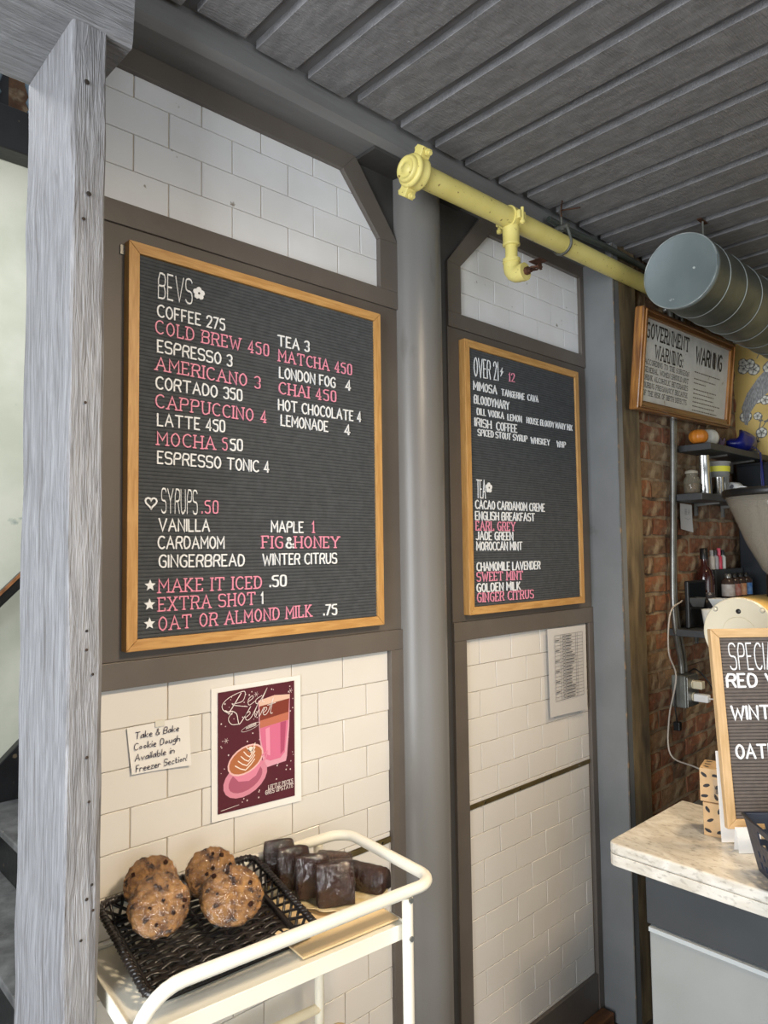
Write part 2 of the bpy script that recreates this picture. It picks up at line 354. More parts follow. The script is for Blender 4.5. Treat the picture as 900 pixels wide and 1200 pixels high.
def letters(parent, rows, yf, off):
    for t, st, x0, z0, x1, z1, h in rows:
        if st in 'fshb':
            key = (st, 0)
            mb = MB(); R = h or .022
            if st == 'f':
                for k in range(5):
                    a = k * 2 * pi / 5 + .3; c = (cos(a) * R * .30, sin(a) * R * .30)
                    mb.prism([(c[0] + cos(b) * R * .24, c[1] + sin(b) * R * .24) for b in [2 * pi * j / 8 for j in range(8)]], 'y', -.0025 - .00005 * k, 0)
                mb.prism([(cos(b) * R * .3, sin(b) * R * .3) for b in [2 * pi * j / 8 for j in range(8)]], 'y', -.0024, 0)
                nm = 'flower'
            elif st == 's':
                mb.prism([(cos(pi / 2 + j * pi / 5) * R * (.5 if j % 2 == 0 else .22), sin(pi / 2 + j * pi / 5) * R * (.5 if j % 2 == 0 else .22)) for j in range(10)], 'y', -.0025, 0)
                nm = 'star'
            elif st == 'h':
                q = [(.5 * 16 * sin(a) ** 3 / 16, .5 * (13 * cos(a) - 5 * cos(2 * a) - 2 * cos(3 * a) - cos(4 * a)) / 16) for a in [2 * pi * j / 20 for j in range(21)]]
                stroke(mb, q, True, .0016, .0025, 0, 0, R, R)
                nm = 'heart'
            else:
                mb.prism([(.15 * R, .5 * R), (-.28 * R, -.05 * R), (-.02 * R, -.02 * R), (-.2 * R, -.5 * R), (.28 * R, .1 * R), (.03 * R, .06 * R)], 'y', -.0025, 0); nm = 'lightning_bolt'
            o = obj(nm, mb, WHITEP, parent); o.location = Vector((x0, yf, z0)) - off
            for v in o.data.vertices: v.co += OFF[parent.name]
            if st == 'f':
                mb = MB(); mb.prism([(cos(b) * R * .1, sin(b) * R * .1) for b in [2 * pi * j / 8 for j in range(8)]], 'y', -.0029, -.002)
                d = obj('flower_centre', mb, BLACK, o)
                for v in d.data.vertices: v.co += OFF[o.name]
            continue
        hh, hw, slab, mat = STY[st]
        if h: hh = h
        N = sum(advance(c, slab) for c in t) - 1.9
        kx = (x1 - x0) / N if x1 > x0 else hh / 8; k = hh / 8
        x = x0
        for i, c in enumerate(t):
            if c != ' ':
                key = (c, st, hh)
                if key not in LET:
                    mb = MB()
                    for j, (p, cl) in enumerate(glyph(c, slab)[0]): stroke(mb, p, cl, hw, .0025 - .0001 * j, 0, 0, k * .93, k)
                    me = bpy.data.meshes.new('letter'); me.from_pydata(mb.v, [], mb.f); me.materials.append(mat); LET[key] = me
                o = bpy.data.objects.new('letter', LET[key]); COL.objects.link(o); o.parent = parent
                s = kx / (k * .93)
                o.location = Vector((x, yf, z0 + (z1 - z0) * i / max(1, len(t) - 1) + random.uniform(-.0003, .0003))) - off
                o.scale = (s, 1, 1); o.rotation_euler = (0, random.uniform(-.015, .015), 0)
            x += advance(c, slab) * kx

# ---------------------------------------------------------------- the room
floor = struct('floor', MB().box(-3.2, 3.6, -4.4, 2.6, -1.70, -1.62), FLOORM)

# tiled back wall: grout base, tiles as pieces
wall = struct('wall_back', MB().box(0.46, 2.62, 0.0035, 0.12, -1.62, 1.16), GROUT)
def clip(poly, a, b, c):                    # keep a*x+b*z<=c
    out = []
    for i in range(len(poly)):
        p, q = poly[i - 1], poly[i]; dp = a * p[0] + b * p[1] - c; dq = a * q[0] + b * q[1] - c
        if (dp <= 0) != (dq <= 0):
            t = dp / (dp - dq); out.append((p[0] + (q[0] - p[0]) * t, p[1] + (q[1] - p[1]) * t))
        if dq <= 0: out.append(q)
    return out
def areap(p): return .5 * sum(p[i - 1][0] * p[i][1] - p[i][0] * p[i - 1][1] for i in range(len(p)))
def inset(poly, d):
    n = len(poly); out = []
    for i in range(n):
        a, b, c = [Vector(p) for p in (poly[i - 1], poly[i], poly[(i + 1) % n])]
        t1 = (b - a).normalized(); t2 = (c - b).normalized(); n1 = Vector((-t1.y, t1.x)); n2 = Vector((-t2.y, t2.x))
        m = (n1 + n2)
        if m.length < .3: m = n1
        m.normalize(); out.append(tuple(b + m * d / max(.5, m.dot(n1))))
    return out
def tiles(region, z1, rows, pz, jx, px, mat, skip=()):
    cx = sum(p[0] for p in region) / len(region)
    if areap(region) < 0: region = region[::-1]
    xs = [p[0] for p in region]
    for k in range(rows):
        zt = z1 - k * pz; zb = zt - pz; off = jx + (px / 2 if k % 2 else 0)
        i0 = int(math.floor((min(xs) - off) / px)) - 1
        for i in range(i0, i0 + 14):
            x0 = off + i * px; x1 = x0 + px
            r = [(x0 + .0013, zb + .0008), (x1 - .0013, zb + .0008), (x1 - .0013, zt - .0008), (x0 + .0013, zt - .0008)]
            for j in range(len(region)):
                a, b = region[j - 1], region[j]
                nx, nz = (b[1] - a[1]), -(b[0] - a[0])
                r = clip(r, nx, nz, nx * a[0] + nz * a[1])
                if len(r) < 3: break
            if len(r) < 3: continue
            q = []
            for p in r:
                if not q or (Vector(p) - Vector(q[-1])).length > .0008: q.append(p)
            if (Vector(q[0]) - Vector(q[-1])).length < .0008: q.pop()
            if len(q) < 3 or abs(areap(q)) < .0001: continue
            if areap(q) < 0: q = q[::-1]
            inn = inset(q, .0011); n = len(q); t = random.uniform(-.0002, .0002); g = [random.uniform(-.0004, .0004) for _ in range(2)]
            ccx = sum(p[0] for p in q) / n; ccz = sum(p[1] for p in q) / n
            vs = [(p[0], t + g[0] * (p[0] - ccx) / .08 + g[1] * (p[1] - ccz) / .04, p[1]) for p in inn] + [(p[0], .0010, p[1]) for p in q] + [(p[0], .0040, p[1]) for p in q]
            fs = [tuple(range(n))] + [(a + n, (a + 1) % n + n, (a + 1) % n, a) for a in range(n)] + [(a + 2 * n, (a + 1) % n + 2 * n, (a + 1) % n + n, a + n) for a in range(n)]
            mb = MB(); mb.add(vs, fs); obj('tile', mb, mat, wall)
tiles([(.50, .706), (1.270, .706), (1.270, .842), (1.143, .989), (.50, .989)], 1.019, 4 + 1, .078, .6727 - .077, .154, TILEB)
tiles([(.50, -.734), (1.292, -.734), (1.292, -.257), (.50, -.257)], -.2575, 7, .0775, .6749, .154, TILE)
tiles([(.50, -1.47), (1.292, -1.47), (1.292, -.748), (.50, -.748)], -.7500, 10, .0780, .6727, .154, TILE)
tiles([(1.600, .706), (2.265, .710), (2.267, .993), (1.742, .993), (1.600, .853)], 1.010, 4, .0765, 1.7759 - .158, .158, TILEB)
tiles([(1.595, -.736), (2.258, -.736), (2.258, -.259), (1.595, -.259)], -.2600, 7, .0775, 1.6662, .1555, TILE)
tiles([(1.595, -1.462), (2.252, -1.462), (2.252, -.749), (1.595, -.749)], -.7505, 10, .0780, 1.6700, .1555, TILE)
RAILM = M('dull_brass_rail', (112, 98, 62), (94, 82, 52), ns=20, rough=0.5, metal=0.5)
for x0, x1 in ((.50, 1.292), (1.595, 2.258)):
    t = struct('trim_rail', MB().box(x0, x1, -.003, .004, -.7485, -.7360), RAILM, 'narrow dull brass rail between the tile courses')
    for x in [x0 + .08 + i * .17 for i in range(int((x1 - x0) / .17) + 1)]:
        if x < x1 - .02: obj('screw', MB().lathe([(.003, -.0045), (.003, -.003)], (x, 0, -.7422), 8, 'y'), BRIGHT, t)

TF = -.013
def trim(poly, mat=TRIM, y=TF, yb=.006, b=.0012, nm='trim_board'):
    return struct(nm, MB().prism(poly, 'y', y, yb), mat, bevel=b)
def tr(x0, x1, z0, z1, **k): return trim([(x0, z0), (x1, z0), (x1, z1), (x0, z1)], **k)
# left bay
tr(.50, 1.3487, .660, .7068)
trim([(.50, .9885), (1.143, .9885), (1.187, 1.037), (.50, 1.037)])
trim([(1.143, .9890), (1.2702, .8415), (1.3375, .8450), (1.187, 1.037)])
trim([(1.2702, .7070), (1.3375, .7070), (1.3375, .8448), (1.2702, .8412)])
tr(.50, 1.3487, -.205, .6598, mat=PANELM, y=-.008)
tr(.50, 1.3487, -.2572, -.2052)
tr(1.2910, 1.3590, -1.62, -.2574)
tr(.50, 1.2908, -1.62, -1.471, y=-.010)
# right bay
tr(1.541, 2.290, .661, .7060)
trim([(1.742, .9930), (2.290, .9930), (2.290, 1.037), (1.700, 1.037)])
trim([(1.541, .8565), (1.600, .8530), (1.742, .9930), (1.702, 1.0365)])
trim([(1.541, .7062), (1.600, .7062), (1.600, .8528), (1.541, .8563)])
trim([(2.2655, .7062), (2.290, .7062), (2.290, .9928), (2.2655, .9928)])
tr(1.541, 2.290, -.205, .6608, mat=PANELM, y=-.008)
tr(1.541, 2.290, -.2590, -.2052)
tr(1.541, 1.5950, -1.62, -.2592)
tr(2.2585, 2.290, -1.62, -.2592)
tr(1.5952, 2.2583, -1.62, -1.463, y=-.010)
struct('baseboard_back', MB().box(1.56, 2.27, -.060, -.014, -1.62, -1.575), M('worn_brown_wood', (120, 78, 44), (84, 54, 32), scale=(1, 9, 9), ns=6, rough=.6), bevel=.003)
# recess behind the pipe column: flat sheet, its shade put into the dark colour
struct('trim_recess_shade', MB().prism([(1.30, -1.62), (1.588, -1.62), (1.588, .87), (1.73, 1.010), (1.73, 1.037), (1.165, 1.037), (1.30, .87)], 'y', -.002, .0034), DARKR)
# round column
struct('round_column', MB().lathe([(.0810, -1.62), (.0810, -.2), (.0815, 1.09)], (1.4130, .008, 0), 56), COLM)
# pilaster and plaster return
mbp = MB(); zs = [-1.62 + i * .0677 for i in range(41)]
random.seed(3)
struct('pilaster', MB().box(2.2905, 2.330, -.1290, .006, -1.62, 1.10), GREYP, bevel=.0015)
mb = MB(); pts = [(2.2898, -.1288 + random.uniform(-.0016, .0002), z) for z in zs]
for i, z in enumerate(zs):
    w = random.uniform(.0015, .0045)
    pts[i] = [(2.2896, -.1298 + w, z), (2.2896, -.1303, z), (2.2965, -.1303, z)]
vs = [p for q in pts for p in q]
mb.add(vs, [(i * 3 + k, i * 3 + k + 1, i * 3 + k + 4, i * 3 + k + 3) for i in range(40) for k in range(2)])
struct('trim_chipped_edge', mb, M('bare_chipped_wood', (104, 102, 98), (146, 124, 98), ns=30, rough=.9, lo=.54, hi=.66))
struct('plaster_return', MB().box(2.3302, 2.455, -.1285, .006, -1.62, 1.10), PLASTER, bevel=.004)

# brick wall
bw = struct('wall_brick', MB().box(2.4552, 3.52, -.108, .12, -1.62, 1.16), MORTAR)
random.seed(11)
protos = []
for k in range(10):
    mb = MB(); L, Hh = .196, .058
    nx, nz = 5, 3; vs = []
    for i in range(nx):
        for j in range(nz):
            e = (i in (0, nx - 1)) or (j in (0, nz - 1))
            vs.append(((i / (nx - 1)) * L + random.uniform(-.003, .003), -.006 + (.005 if e else 0) + random.uniform(-.0018, .0018), (j / (nz - 1)) * Hh + random.uniform(-.003, .003)))
    fs = [(i * nz + j, (i + 1) * nz + j, (i + 1) * nz + j + 1, i * nz + j + 1) for i in range(nx - 1) for j in range(nz - 1)]
    bd = [i * nz for i in range(nx)] + [(nx - 1) * nz + 1, nx * nz - 1] + [i * nz + nz - 1 for i in range(nx - 2, -1, -1)] + [1]
    o0 = len(vs); vs += [(vs[i][0], .012, vs[i][2]) for i in bd]
    fs += [(bd[i], o0 + i, o0 + (i + 1) % len(bd), bd[(i + 1) % len(bd)]) for i in range(len(bd))]
    mb.add(vs, fs, False)
    me = bpy.data.meshes.new('brick'); me.from_pydata(mb.v, [], mb.f); me.materials.append(BRICKS[[0, 1, 2, 3, 0, 1, 3, 2, 1, 0][k]]); protos.append(me)
row = 0; z = -1.02
while z < 1.06:
    x = 2.462 - (.104 if row % 2 else 0)
    while x < 3.40:
        sx = 1.0
        if x < 2.46: x0 = 2.462; sx = max(.2, (x + .196 - x0) / .196)
        else: x0 = x
        if x0 + .196 * sx > 3.41: sx = max(.1, (3.408 - x0) / .196)
        o = bpy.data.objects.new('brick', random.choice(protos)); COL.objects.link(o); o.parent = bw
        o.location = Vector((x0, -.110 + random.uniform(-.003, .003), z)) - OFF[bw.name]; o.scale = (sx, 1, 1)
        o.rotation_euler = (0, random.uniform(-.012, .012), 0)
        x += .208
    row += 1; z += .0715
# papered wall
pw = struct('wall_right', MB().box(3.410, 3.52, -3.6, -.1085, -1.62, 1.16), WALLY)
random.seed(5)
mbw, mbg, mbk = MB(), MB(), MB()
def disc(mb, c, r, x, n=8, sq=1.0, a0=0.0):
    mb.add([(x, c[0] + r * cos(a0 + 2 * pi * k / n), c[1] + r * sq * sin(a0 + 2 * pi * k / n)) for k in range(n)], [tuple(range(n))])
for i in range(260):
    y = random.uniform(-1.6, -.115); zc = random.uniform(.30, 1.08)
    if sin(y * 17 + zc * 9) + sin(zc * 23 - y * 7) < -.9: continue
    R = random.uniform(.014, .022); a = random.uniform(0, 6); x = 3.4095 - i * .000004
    disc(mbg, (y, zc), R * 1.28, x, 12)
    for k in range(5): disc(mbw, (y + cos(a + k * 1.257) * R * .62, zc + sin(a + k * 1.257) * R * .62), R * .52, x - .0003, 7)
    disc(mbg, (y, zc), R * .28, x - .0006, 6)
for i in range(26):
    y = random.uniform(-1.6, -.13); zc = random.uniform(.3, 1.0); a = random.uniform(.7, 2.2)
    p = [(y, zc)]
    for k in range(9):
        a += random.uniform(-.35, .35); p.append((p[-1][0] + cos(a) * .024, p[-1][1] + sin(a) * .024))
    p = [(min(-.115, q[0]), q[1]) for q in p]
    for k in range(len(p) - 1):
        a_, b_ = Vector(p[k]), Vector(p[k + 1]); nn = Vector((-(b_ - a_).y, (b_ - a_).x)).normalized() * .0022 if (b_ - a_).length > 1e-5 else Vector((0, .002))
        mbg.add([(3.4097, *(a_ - nn)), (3.4097, *(a_ + nn)), (3.4097, *(b_ + nn)), (3.4097, *(b_ - nn))], [(0, 1, 2, 3)])
        if k % 2: disc(mbg, (b_.x, min(b_.y, 1.1)), .011, 3.4096, 8, .45, a)
bird = [(-.150, .560), (-.140, .640), (-.165, .700), (-.215, .765), (-.27, .815), (-.33, .83), (-.36, .80), (-.33, .75), (-.27, .70), (-.215, .665), (-.175, .61), (-.163, .555)]
mbk.add([(3.4085, y, z) for y, z in bird], [tuple(range(len(bird)))])
obj('blossom_petals', mbw, M('printed_white', (224, 222, 210), rough=.8), pw, kind='stuff')
obj('blossom_branches', mbg, M('printed_grey', (118, 116, 112), rough=.8), pw, kind='stuff')
obj('printed_bird', mbk, M('printed_pale_grey', (168, 168, 166), (120, 120, 120), scale=(1, 14, 4), ns=16, rough=.8), pw)

# ceiling slab, planks, beam
ceil = struct('ceiling', MB().box(-1.6, 3.52, -4.2, .12, 1.161, 1.25), PLANKR)
slab = struct('ceiling_boarding', MB().box(-1.6, 3.52, -4.2, -.06, 1.108, 1.160), PLANKR)
edges = [1.100, 1.247, 1.380, 1.513, 1.660, 1.795, 1.944, 2.094, 2.236, 2.378, 2.52, 2.662, 2.804, 2.946, 3.088, 3.230, 3.372]
edges = [1.100 - .1424 * k for k in range(18, 0, -1)] + edges
random.seed(9)
for i, e in enumerate(edges):
    nx_ = edges[i + 1] if i + 1 < len(edges) else 3.50
    w = (nx_ - e) - .034 + random.uniform(-.004, .004)
    dz = random.uniform(-.002, .002); dy = random.uniform(-.010, .006)
    mb = MB(); seg = 14; vs = []
    for k in range(seg + 1):
        y = -.118 + dy - k * (4.0 / seg) ** 1.0
        j1 = random.uniform(-.0018, .0018); j2 = random.uniform(-.003, .003)
        vs += [(e + j1, y, 1.1078), (e + j1, y, 1.090 + dz + .001), (e + j1 + .001, y, 1.090 + dz), (e + w + j2 - .001, y, 1.090 + dz), (e + w + j2, y, 1.091 + dz), (e + w + j2, y, 1.1078)]
    fs = [(k * 6 + a, k * 6 + a + 1, k * 6 + a + 7, k * 6 + a + 6) for k in range(seg) for a in range(5)] + [(5, 4, 3, 2, 1, 0), tuple(seg * 6 + a for a in range(6))]
    mb.add(vs, fs); obj('plank', mb, PLANK, ceil)
struct('beam_along_wall', MB().prism([(.10, 1.037), (-.085, 1.037), (-.102, 1.051), (-.102, 1.0895), (-.102, 1.1078), (-.0595, 1.1078), (-.0595, 1.160), (.10, 1.160)], 'x', -.2, 3.41), BEAMP)
struct('trim_soffit_board', MB().box(1.19, 1.60, -.084, -.001, 1.028, 1.0365), DARKR, bevel=.001)

# rough timber post and beam
def rough(mb_pts, x0, x1, y0, y1, z0, z1, axis, seed):
    random.seed(seed); mb = MB(); n = 26; vs = []
    A, B = (z0, z1) if axis == 'z' else (x0, x1)
    for k in range(n + 1):
        t = A + (B - A) * k / n; j = lambda a=.0022: random.uniform(-a, a)
        if axis == 'z':
            c = [(x0, y0), (x0 + .006, y0 - .0), (x1 - .005, y0), (x1, y0 + .005), (x1, y1), (x0, y1), (x0, y0 + .005)]
            c = [(x0 + .004, y0), (x1 - .006, y0), (x1, y0 + .006), (x1, y1), (x0, y1), (x0, y0 + .004)]
            vs += [(a + j(), b + j(.0015), t) for a, b in c]
        else:
            c = [(y0, z0 + .006), (y0, z1), (y1, z1), (y1, z0 + .004), (y1 - .004, z0), (y0 + .006, z0)]
            vs += [(t + (j(.006) if k == n else 0), a + j(.003), b + j(.003)) for a, b in c]
    m = 6
    fs = [(k * m + a, k * m + (a + 1) % m, (k + 1) * m + (a + 1) % m, (k + 1) * m + a) for k in range(n) for a in range(m)]
    fs += [tuple(range(m - 1, -1, -1)), tuple(n * m + a for a in range(m))]
    return mb.add(vs, fs)
post = struct('timber_post', rough(None, .403, .4605, -.205, .030, -1.62, .892, 'z', 4), TIMBER, 'rough sawn grey painted timber post left of the tiled wall')
KN = M('dark_knot', (34, 30, 28), (60, 46, 36), ns=40, rough=.9)
for (x, z, r) in ((.425, .79, .006), (.430, .60, .0055), (.422, .555, .004), (.428, .25, .0032), (.434, -.12, .003), (.434, -.15, .003), (.444, -.19, .003), (.436, -.32, .0035), (.44, -.39, .003), (.446, -.52, .003), (.438, -.54, .0035), (.448, -.56, .003), (.43, -.60, .003), (.45, -.80, .003)):
    obj('knot', MB().lathe([(r * .8, -.0005), (r * .5, -.0012), (.0001, -.0012)], (x, -.2068, z), 8, 'y'), KN, post).scale = (1, 1, 1)
struct('timber_beam', rough(None, -1.2, .503, -.208, .030, .8925, 1.036, 'x', 8), TIMBERX, 'rough sawn grey painted timber beam resting on the post')

# stair hall behind
struct('wall_stair', MB().box(-.6, 2.2, 2.12, 2.2, -1.62, 1.96), GREENW)
struct('stair_landing_beam', MB().box(-.6, 2.2, 2.00, 2.119, 1.82, 2.02), BLACKM, 'black painted beam above the stair wall', bevel=.006)
struct('wall_upper_hall', MB().box(-.6, 2.2, 2.5, 2.6, 1.9, 2.9), BRICKS[1])
struct('upper_hall_floor', MB().box(-.6, 2.2, 2.1201, 2.499, 1.90, 1.962), BLACKM)
bl = thing('banister', 'black landing balustrade with turned grey baluster above the stair', 'banister', (.95, 2.06, 2.02))
for x in (.80, .955, 1.11):
    obj('baluster', MB().lathe([(.02, 2.02), (.02, 2.06), (.012, 2.07), (.026, 2.10), (.014, 2.13), (.03, 2.18), (.032, 2.22), (.012, 2.27), (.012, 2.40), (.02, 2.44), (.02, 2.5)], (x + .045, 2.06, 0), 16), M('blue_grey_gloss', (110, 128, 140), rough=.2, coat=.5), bl)
for x in (.885,): obj('newel', MB().box(x - .016, x + .022, 2.08, 2.119, 2.02, 2.52), BLACKM, bl)
obj('top_rail', MB().box(.7, 1.25, 2.02, 2.10, 2.5, 2.54), BLACKM, bl)
# sloped stringer, hand rail, steps rising to +X
sl = .96
struct('trim_stair_skirting', MB().prism([(.4, -1.62), (.4, -1.39), (2.0, .145), (2.0, -.17), (1.0, -1.13), (.75, -1.37), (.5, -1.62)], 'y', 2.07, 2.119), BLACKM, bevel=.003)
hr = MB(); hr.prism([(.4, -.63), (1.5, .47), (1.5, .40), (.4, -.70)], 'y', 1.98, 2.02)
hro = obj('handrail', hr, BLACKM, bevel=.008, label='black stair handrail with worn wooden edge on the pale green wall', cat='handrail')
obj('worn_edge', MB().prism([(.4, -.628), (1.5, .472), (1.5, .455), (.4, -.645)], 'y', 1.975, 1.985), M('worn_rail_wood', (170, 112, 64), (60, 40, 28), ns=16, rough=.6), hro)
for x in (.5, 1.2): obj('bracket', MB().box(x, x + .02, 2.0, 2.119, -.60 + (x - .4), -.56 + (x - .4)), BLACKM, hro)
sx_, sz_, run, rise = .829, -1.060, .19, .179
stair = struct('staircase', MB().box(.25, 2.0, 1.30, 2.068, -1.62, -1.60), BLACKM, 'worn dark grey stair climbing beside the pale green wall')
for k in range(-2, 4):
    x0 = sx_ + k * run; zt = sz_ + k * rise
    if zt - .03 < -1.6: continue
    obj('tread', MB().box(x0, x0 + run + .02, .80, 2.068, zt - .028, zt), STAIRM, stair, bevel=.004)
    obj('riser', MB().box(x0 + .018, x0 + .03, .82, 2.068, zt - rise, zt - .028), BLACKM, stair)

# ---------------------------------------------------------------- letter boards
def board(name, label, x0, x1, z0, z1, yf, fw_, mats, felt, rows, pitch=.00745):
    t = thing(name, label, 'letter board', ((x0 + x1) / 2, yf + .012, z0))
    yb = yf + .024; d = .0006
    MH, MV = mats
    for nm, pl, m in (('top', [(x0, z1), (x1, z1), (x1 - fw_, z1 - fw_), (x0 + fw_, z1 - fw_)], MH), ('bottom', [(x0, z0), (x0 + fw_, z0 + fw_), (x1 - fw_, z0 + fw_), (x1, z0)], MH),
                      ('left', [(x0, z0 + d), (x0, z1 - d), (x0 + fw_, z1 - fw_ - d), (x0 + fw_, z0 + fw_ + d)], MV), ('right', [(x1, z0 + d), (x1 - fw_, z0 + fw_ + d), (x1 - fw_, z1 - fw_ - d), (x1, z1 - d)], MV)):
        obj('frame_rail', MB().prism(pl, 'y', yf, yb), m, t, bevel=.0012)
    mb = MB(); z = z0 + fw_; n = int((z1 - z0 - 2 * fw_) / pitch); p = (z1 - z0 - 2 * fw_) / n; vs = []
    xa, xb = x0 + fw_ - .002, x1 - fw_ + .002
    for i in range(n):
        zz = z + i * p
        for dz, yy in ((0, .0068), (.18, .0056), (.5, .0050), (.82, .0056), (.96, .0068), (.965, .0085), (.995, .0085)):
            vs += [(xa, yf + yy, zz + dz * p), (xb, yf + yy, zz + dz * p)]
    k = len(vs) // 2
    mb.add(vs, [(2 * i, 2 * i + 1, 2 * i + 3, 2 * i + 2) for i in range(k - 1)])
    o0 = len(mb.v); mb.box(xa, xb, yf + .0095, yb - .001, z0 + fw_ * .6, z1 - fw_ * .6)
    obj('felt_panel', mb, felt, t)
    letters(t, rows, yf + .0052, OFF[t.name])
    return t
B1= [('BEVS', 't', 0.6371, 0.5238, 0.7123, 0.5270, 0.052), ('*', 'f', 0.7283, 0.5544, 0.7283, 0.5544, 0.026), ('COFFEE 275', 'w', 0.636, 0.4847, 0.7899, 0.4870, 0), ('COLD BREW 450', 'p', 0.6322, 0.4496, 0.9058, 0.4510, 0), ('ESPRESSO 3', 'w', 0.6364, 0.4118, 0.8077, 0.4108, 0), ('AMERICANO 3', 'p', 0.6332, 0.3746, 0.8827, 0.3723, 0), ('CORTADO 350', 'w', 0.6334, 0.3362, 0.8329, 0.3380, 0), ('CAPPUCCINO 4', 'p', 0.6336, 0.298, 0.8982, 0.2963, 0), ('LATTE 450', 'w', 0.6371, 0.2612, 0.7898, 0.2640, 0), ('TEA 3', 'w', 0.93, 0.4809, 1.0193, 0.4825, 0), ('MATCHA 450', 'p', 0.9324, 0.4451, 1.1549, 0.4480, 0), ('LONDON FOG', 'w', 0.9339, 0.4067, 1.0985, 0.4072, 0), ('4', 'w', 1.1337, 0.4075, 1.1480, 0.4077, 0), ('CHAI 450', 'p', 0.9328, 0.3693, 1.1031, 0.372, 0), ('HOT CHOCOLATE 4', 'w', 0.9309, 0.3306, 1.1815, 0.3318, 0), ('LEMONADE', 'w', 0.9376, 0.2954, 1.0746, 0.2955, 0), ('4', 'w', 1.1292, 0.2943, 1.1445, 0.2935, 0), ('MOCHA', 'p', 0.6373, 0.2221, 0.7680, 0.2239, 0), ('5', 'p', 0.7850, 0.2250, 0.7975, 0.2255, 0), ('50', 'w', 0.8046, 0.2257, 0.8336, 0.2268, 0), ('ESPRESSO TONIC 4', 'w', 0.6375, 0.1849, 0.9028, 0.1837, 0), ('SYRUPS', 't', 0.646, 0.0855, 0.7254, 0.0845, 0.049), ('<', 'h', 0.6241, 0.1049, 0.6241, 0.1049, 0.024), ('.50', 'p', 0.7362, 0.0868, 0.7753, 0.0875, 0), ('VANILLA', 'w', 0.6408, 0.049, 0.7531, 0.0489, 0), ('CARDAMOM', 'w', 0.6397, 0.0133, 0.7881, 0.0131, 0), ('GINGERBREAD', 'w', 0.6418, -0.0242, 0.8376, -0.0250, 0), ('MAPLE', 'w', 0.9097, 0.0491, 0.998, 0.0485, 0), ('1', 'p', 1.0255, 0.0487, 1.0255, 0.0488, 0), ('FIG', 'p', 0.8861, 0.0132, 0.9419, 0.0129, 0), ('&', 'w', 0.9506, 0.0128, 0.9699, 0.0127, 0), ('HONEY', 'p', 0.9752, 0.0127, 1.1085, 0.0127, 0), ('WINTER CITRUS', 'w', 0.8868, -0.0245, 1.0982, -0.0250, 0), ('*', 's', 0.6231, -0.0595, 0.6231, -0.0595, 0.024), ('MAKE IT ICED', 'p', 0.6418, -0.0745, 0.8841, -0.0760, 0), ('.50', 'w', 0.9057, -0.074, 0.9483, -0.0737, 0), ('*', 's', 0.622, -0.097, 0.622, -0.097, 0.024), ('EXTRA SHOT', 'p', 0.642, -0.111, 0.8677, -0.111, 0), ('1', 'w', 0.8823, -0.1104, 0.8823, -0.1108, 0), ('*', 's', 0.6222, -0.1344, 0.6222, -0.1344, 0.024), ('OAT OR ALMOND MILK', 'p', 0.6422, -0.1493, 1.0227, -0.1477, 0), ('.75', 'w', 1.0582, -0.1483, 1.0967, -0.1487, 0)]
B2= [('OVER 21', 't', 1.6366, 0.5242, 1.752, 0.5280, 0.056), ('/', 'b', 1.7705, 0.5577, 1.7705, 0.5577, 0.03), ('12', 'p', 1.8079, 0.5351, 1.8379, 0.5365, 0), ('MIMOSA', 'w', 1.633, 0.4822, 1.7429, 0.4834, 0), ('TANGERINE', 'n', 1.7678, 0.4841, 1.8864, 0.4861, 0), ('CAVA', 'n', 1.9054, 0.4873, 1.9623, 0.4883, 0), ('BLOODYMARY', 'w', 1.634, 0.4412, 1.8044, 0.4431, 0), ('DILL VODKA', 'n', 1.6457, 0.4086, 1.7752, 0.4106, 0), ('LEMON', 'n', 1.7967, 0.4091, 1.8686, 0.411, 0), ('HOUSE BLOODY MARY MIX', 'n', 1.8981, 0.4114, 2.1632, 0.4146, 0), ('IRISH', 'w', 1.6353, 0.3729, 1.7121, 0.3723, 0), ('COFFEE', 'w', 1.7389, 0.3721, 1.842, 0.3743, 0), ('SPICED STOUT SYRUP', 'n', 1.6482, 0.3453, 1.8956, 0.3492, 0), ('WHISKEY', 'n', 1.9173, 0.3484, 2.0235, 0.3499, 0), ('WHIP', 'n', 2.0678, 0.3506, 2.1187, 0.3508, 0), ('TEA', 't', 1.6364, 0.1577, 1.6772, 0.1575, 0.053), ('*', 'f', 1.6938, 0.1904, 1.6938, 0.1904, 0.03), ('CACAO CARDAMOM CREME', 'w', 1.6297, 0.1257, 1.983, 0.1272, 0), ('ENGLISH BREAKFAST', 'w', 1.6286, 0.0925, 1.9257, 0.0940, 0), ('EARL GREY', 'p', 1.6299, 0.0616, 1.8218, 0.0615, 0), ('JADE GREEN', 'w', 1.6301, 0.033, 1.8078, 0.0326, 0), ('MOROCCAN MINT', 'w', 1.6314, 0.0021, 1.8546, 0.002, 0), ('CHAMOMILE LAVENDER', 'w', 1.6306, -0.0589, 1.9493, -0.0607, 0), ('SWEET MINT', 'p', 1.6294, -0.0891, 1.856, -0.0912, 0), ('GOLDEN MILK', 'w', 1.6287, -0.1208, 1.8404, -0.1226, 0), ('GINGER CITRUS', 'p', 1.6297, -0.1503, 1.9109, -0.1526, 0)]
random.seed(21)
b1 = board('letter_board', 'large oak-framed charcoal letter board headed BEVS on the wall beside the timber post', .5745, 1.2520, -.1855, .6255, -.031, .0225, (OAKH, OAKV), FELT, B1)
obj('hanger', MB().box(.5650, .5742, -.012, -.006, .600, .619), STEEL, b1)
b2 = board('letter_board', 'narrower oak-framed charcoal letter board headed OVER 21 between the column and the pilaster', 1.5900, 2.2080, -.1858, .6285, -.031, .0225, (OAKH, OAKV), FELT, B2)

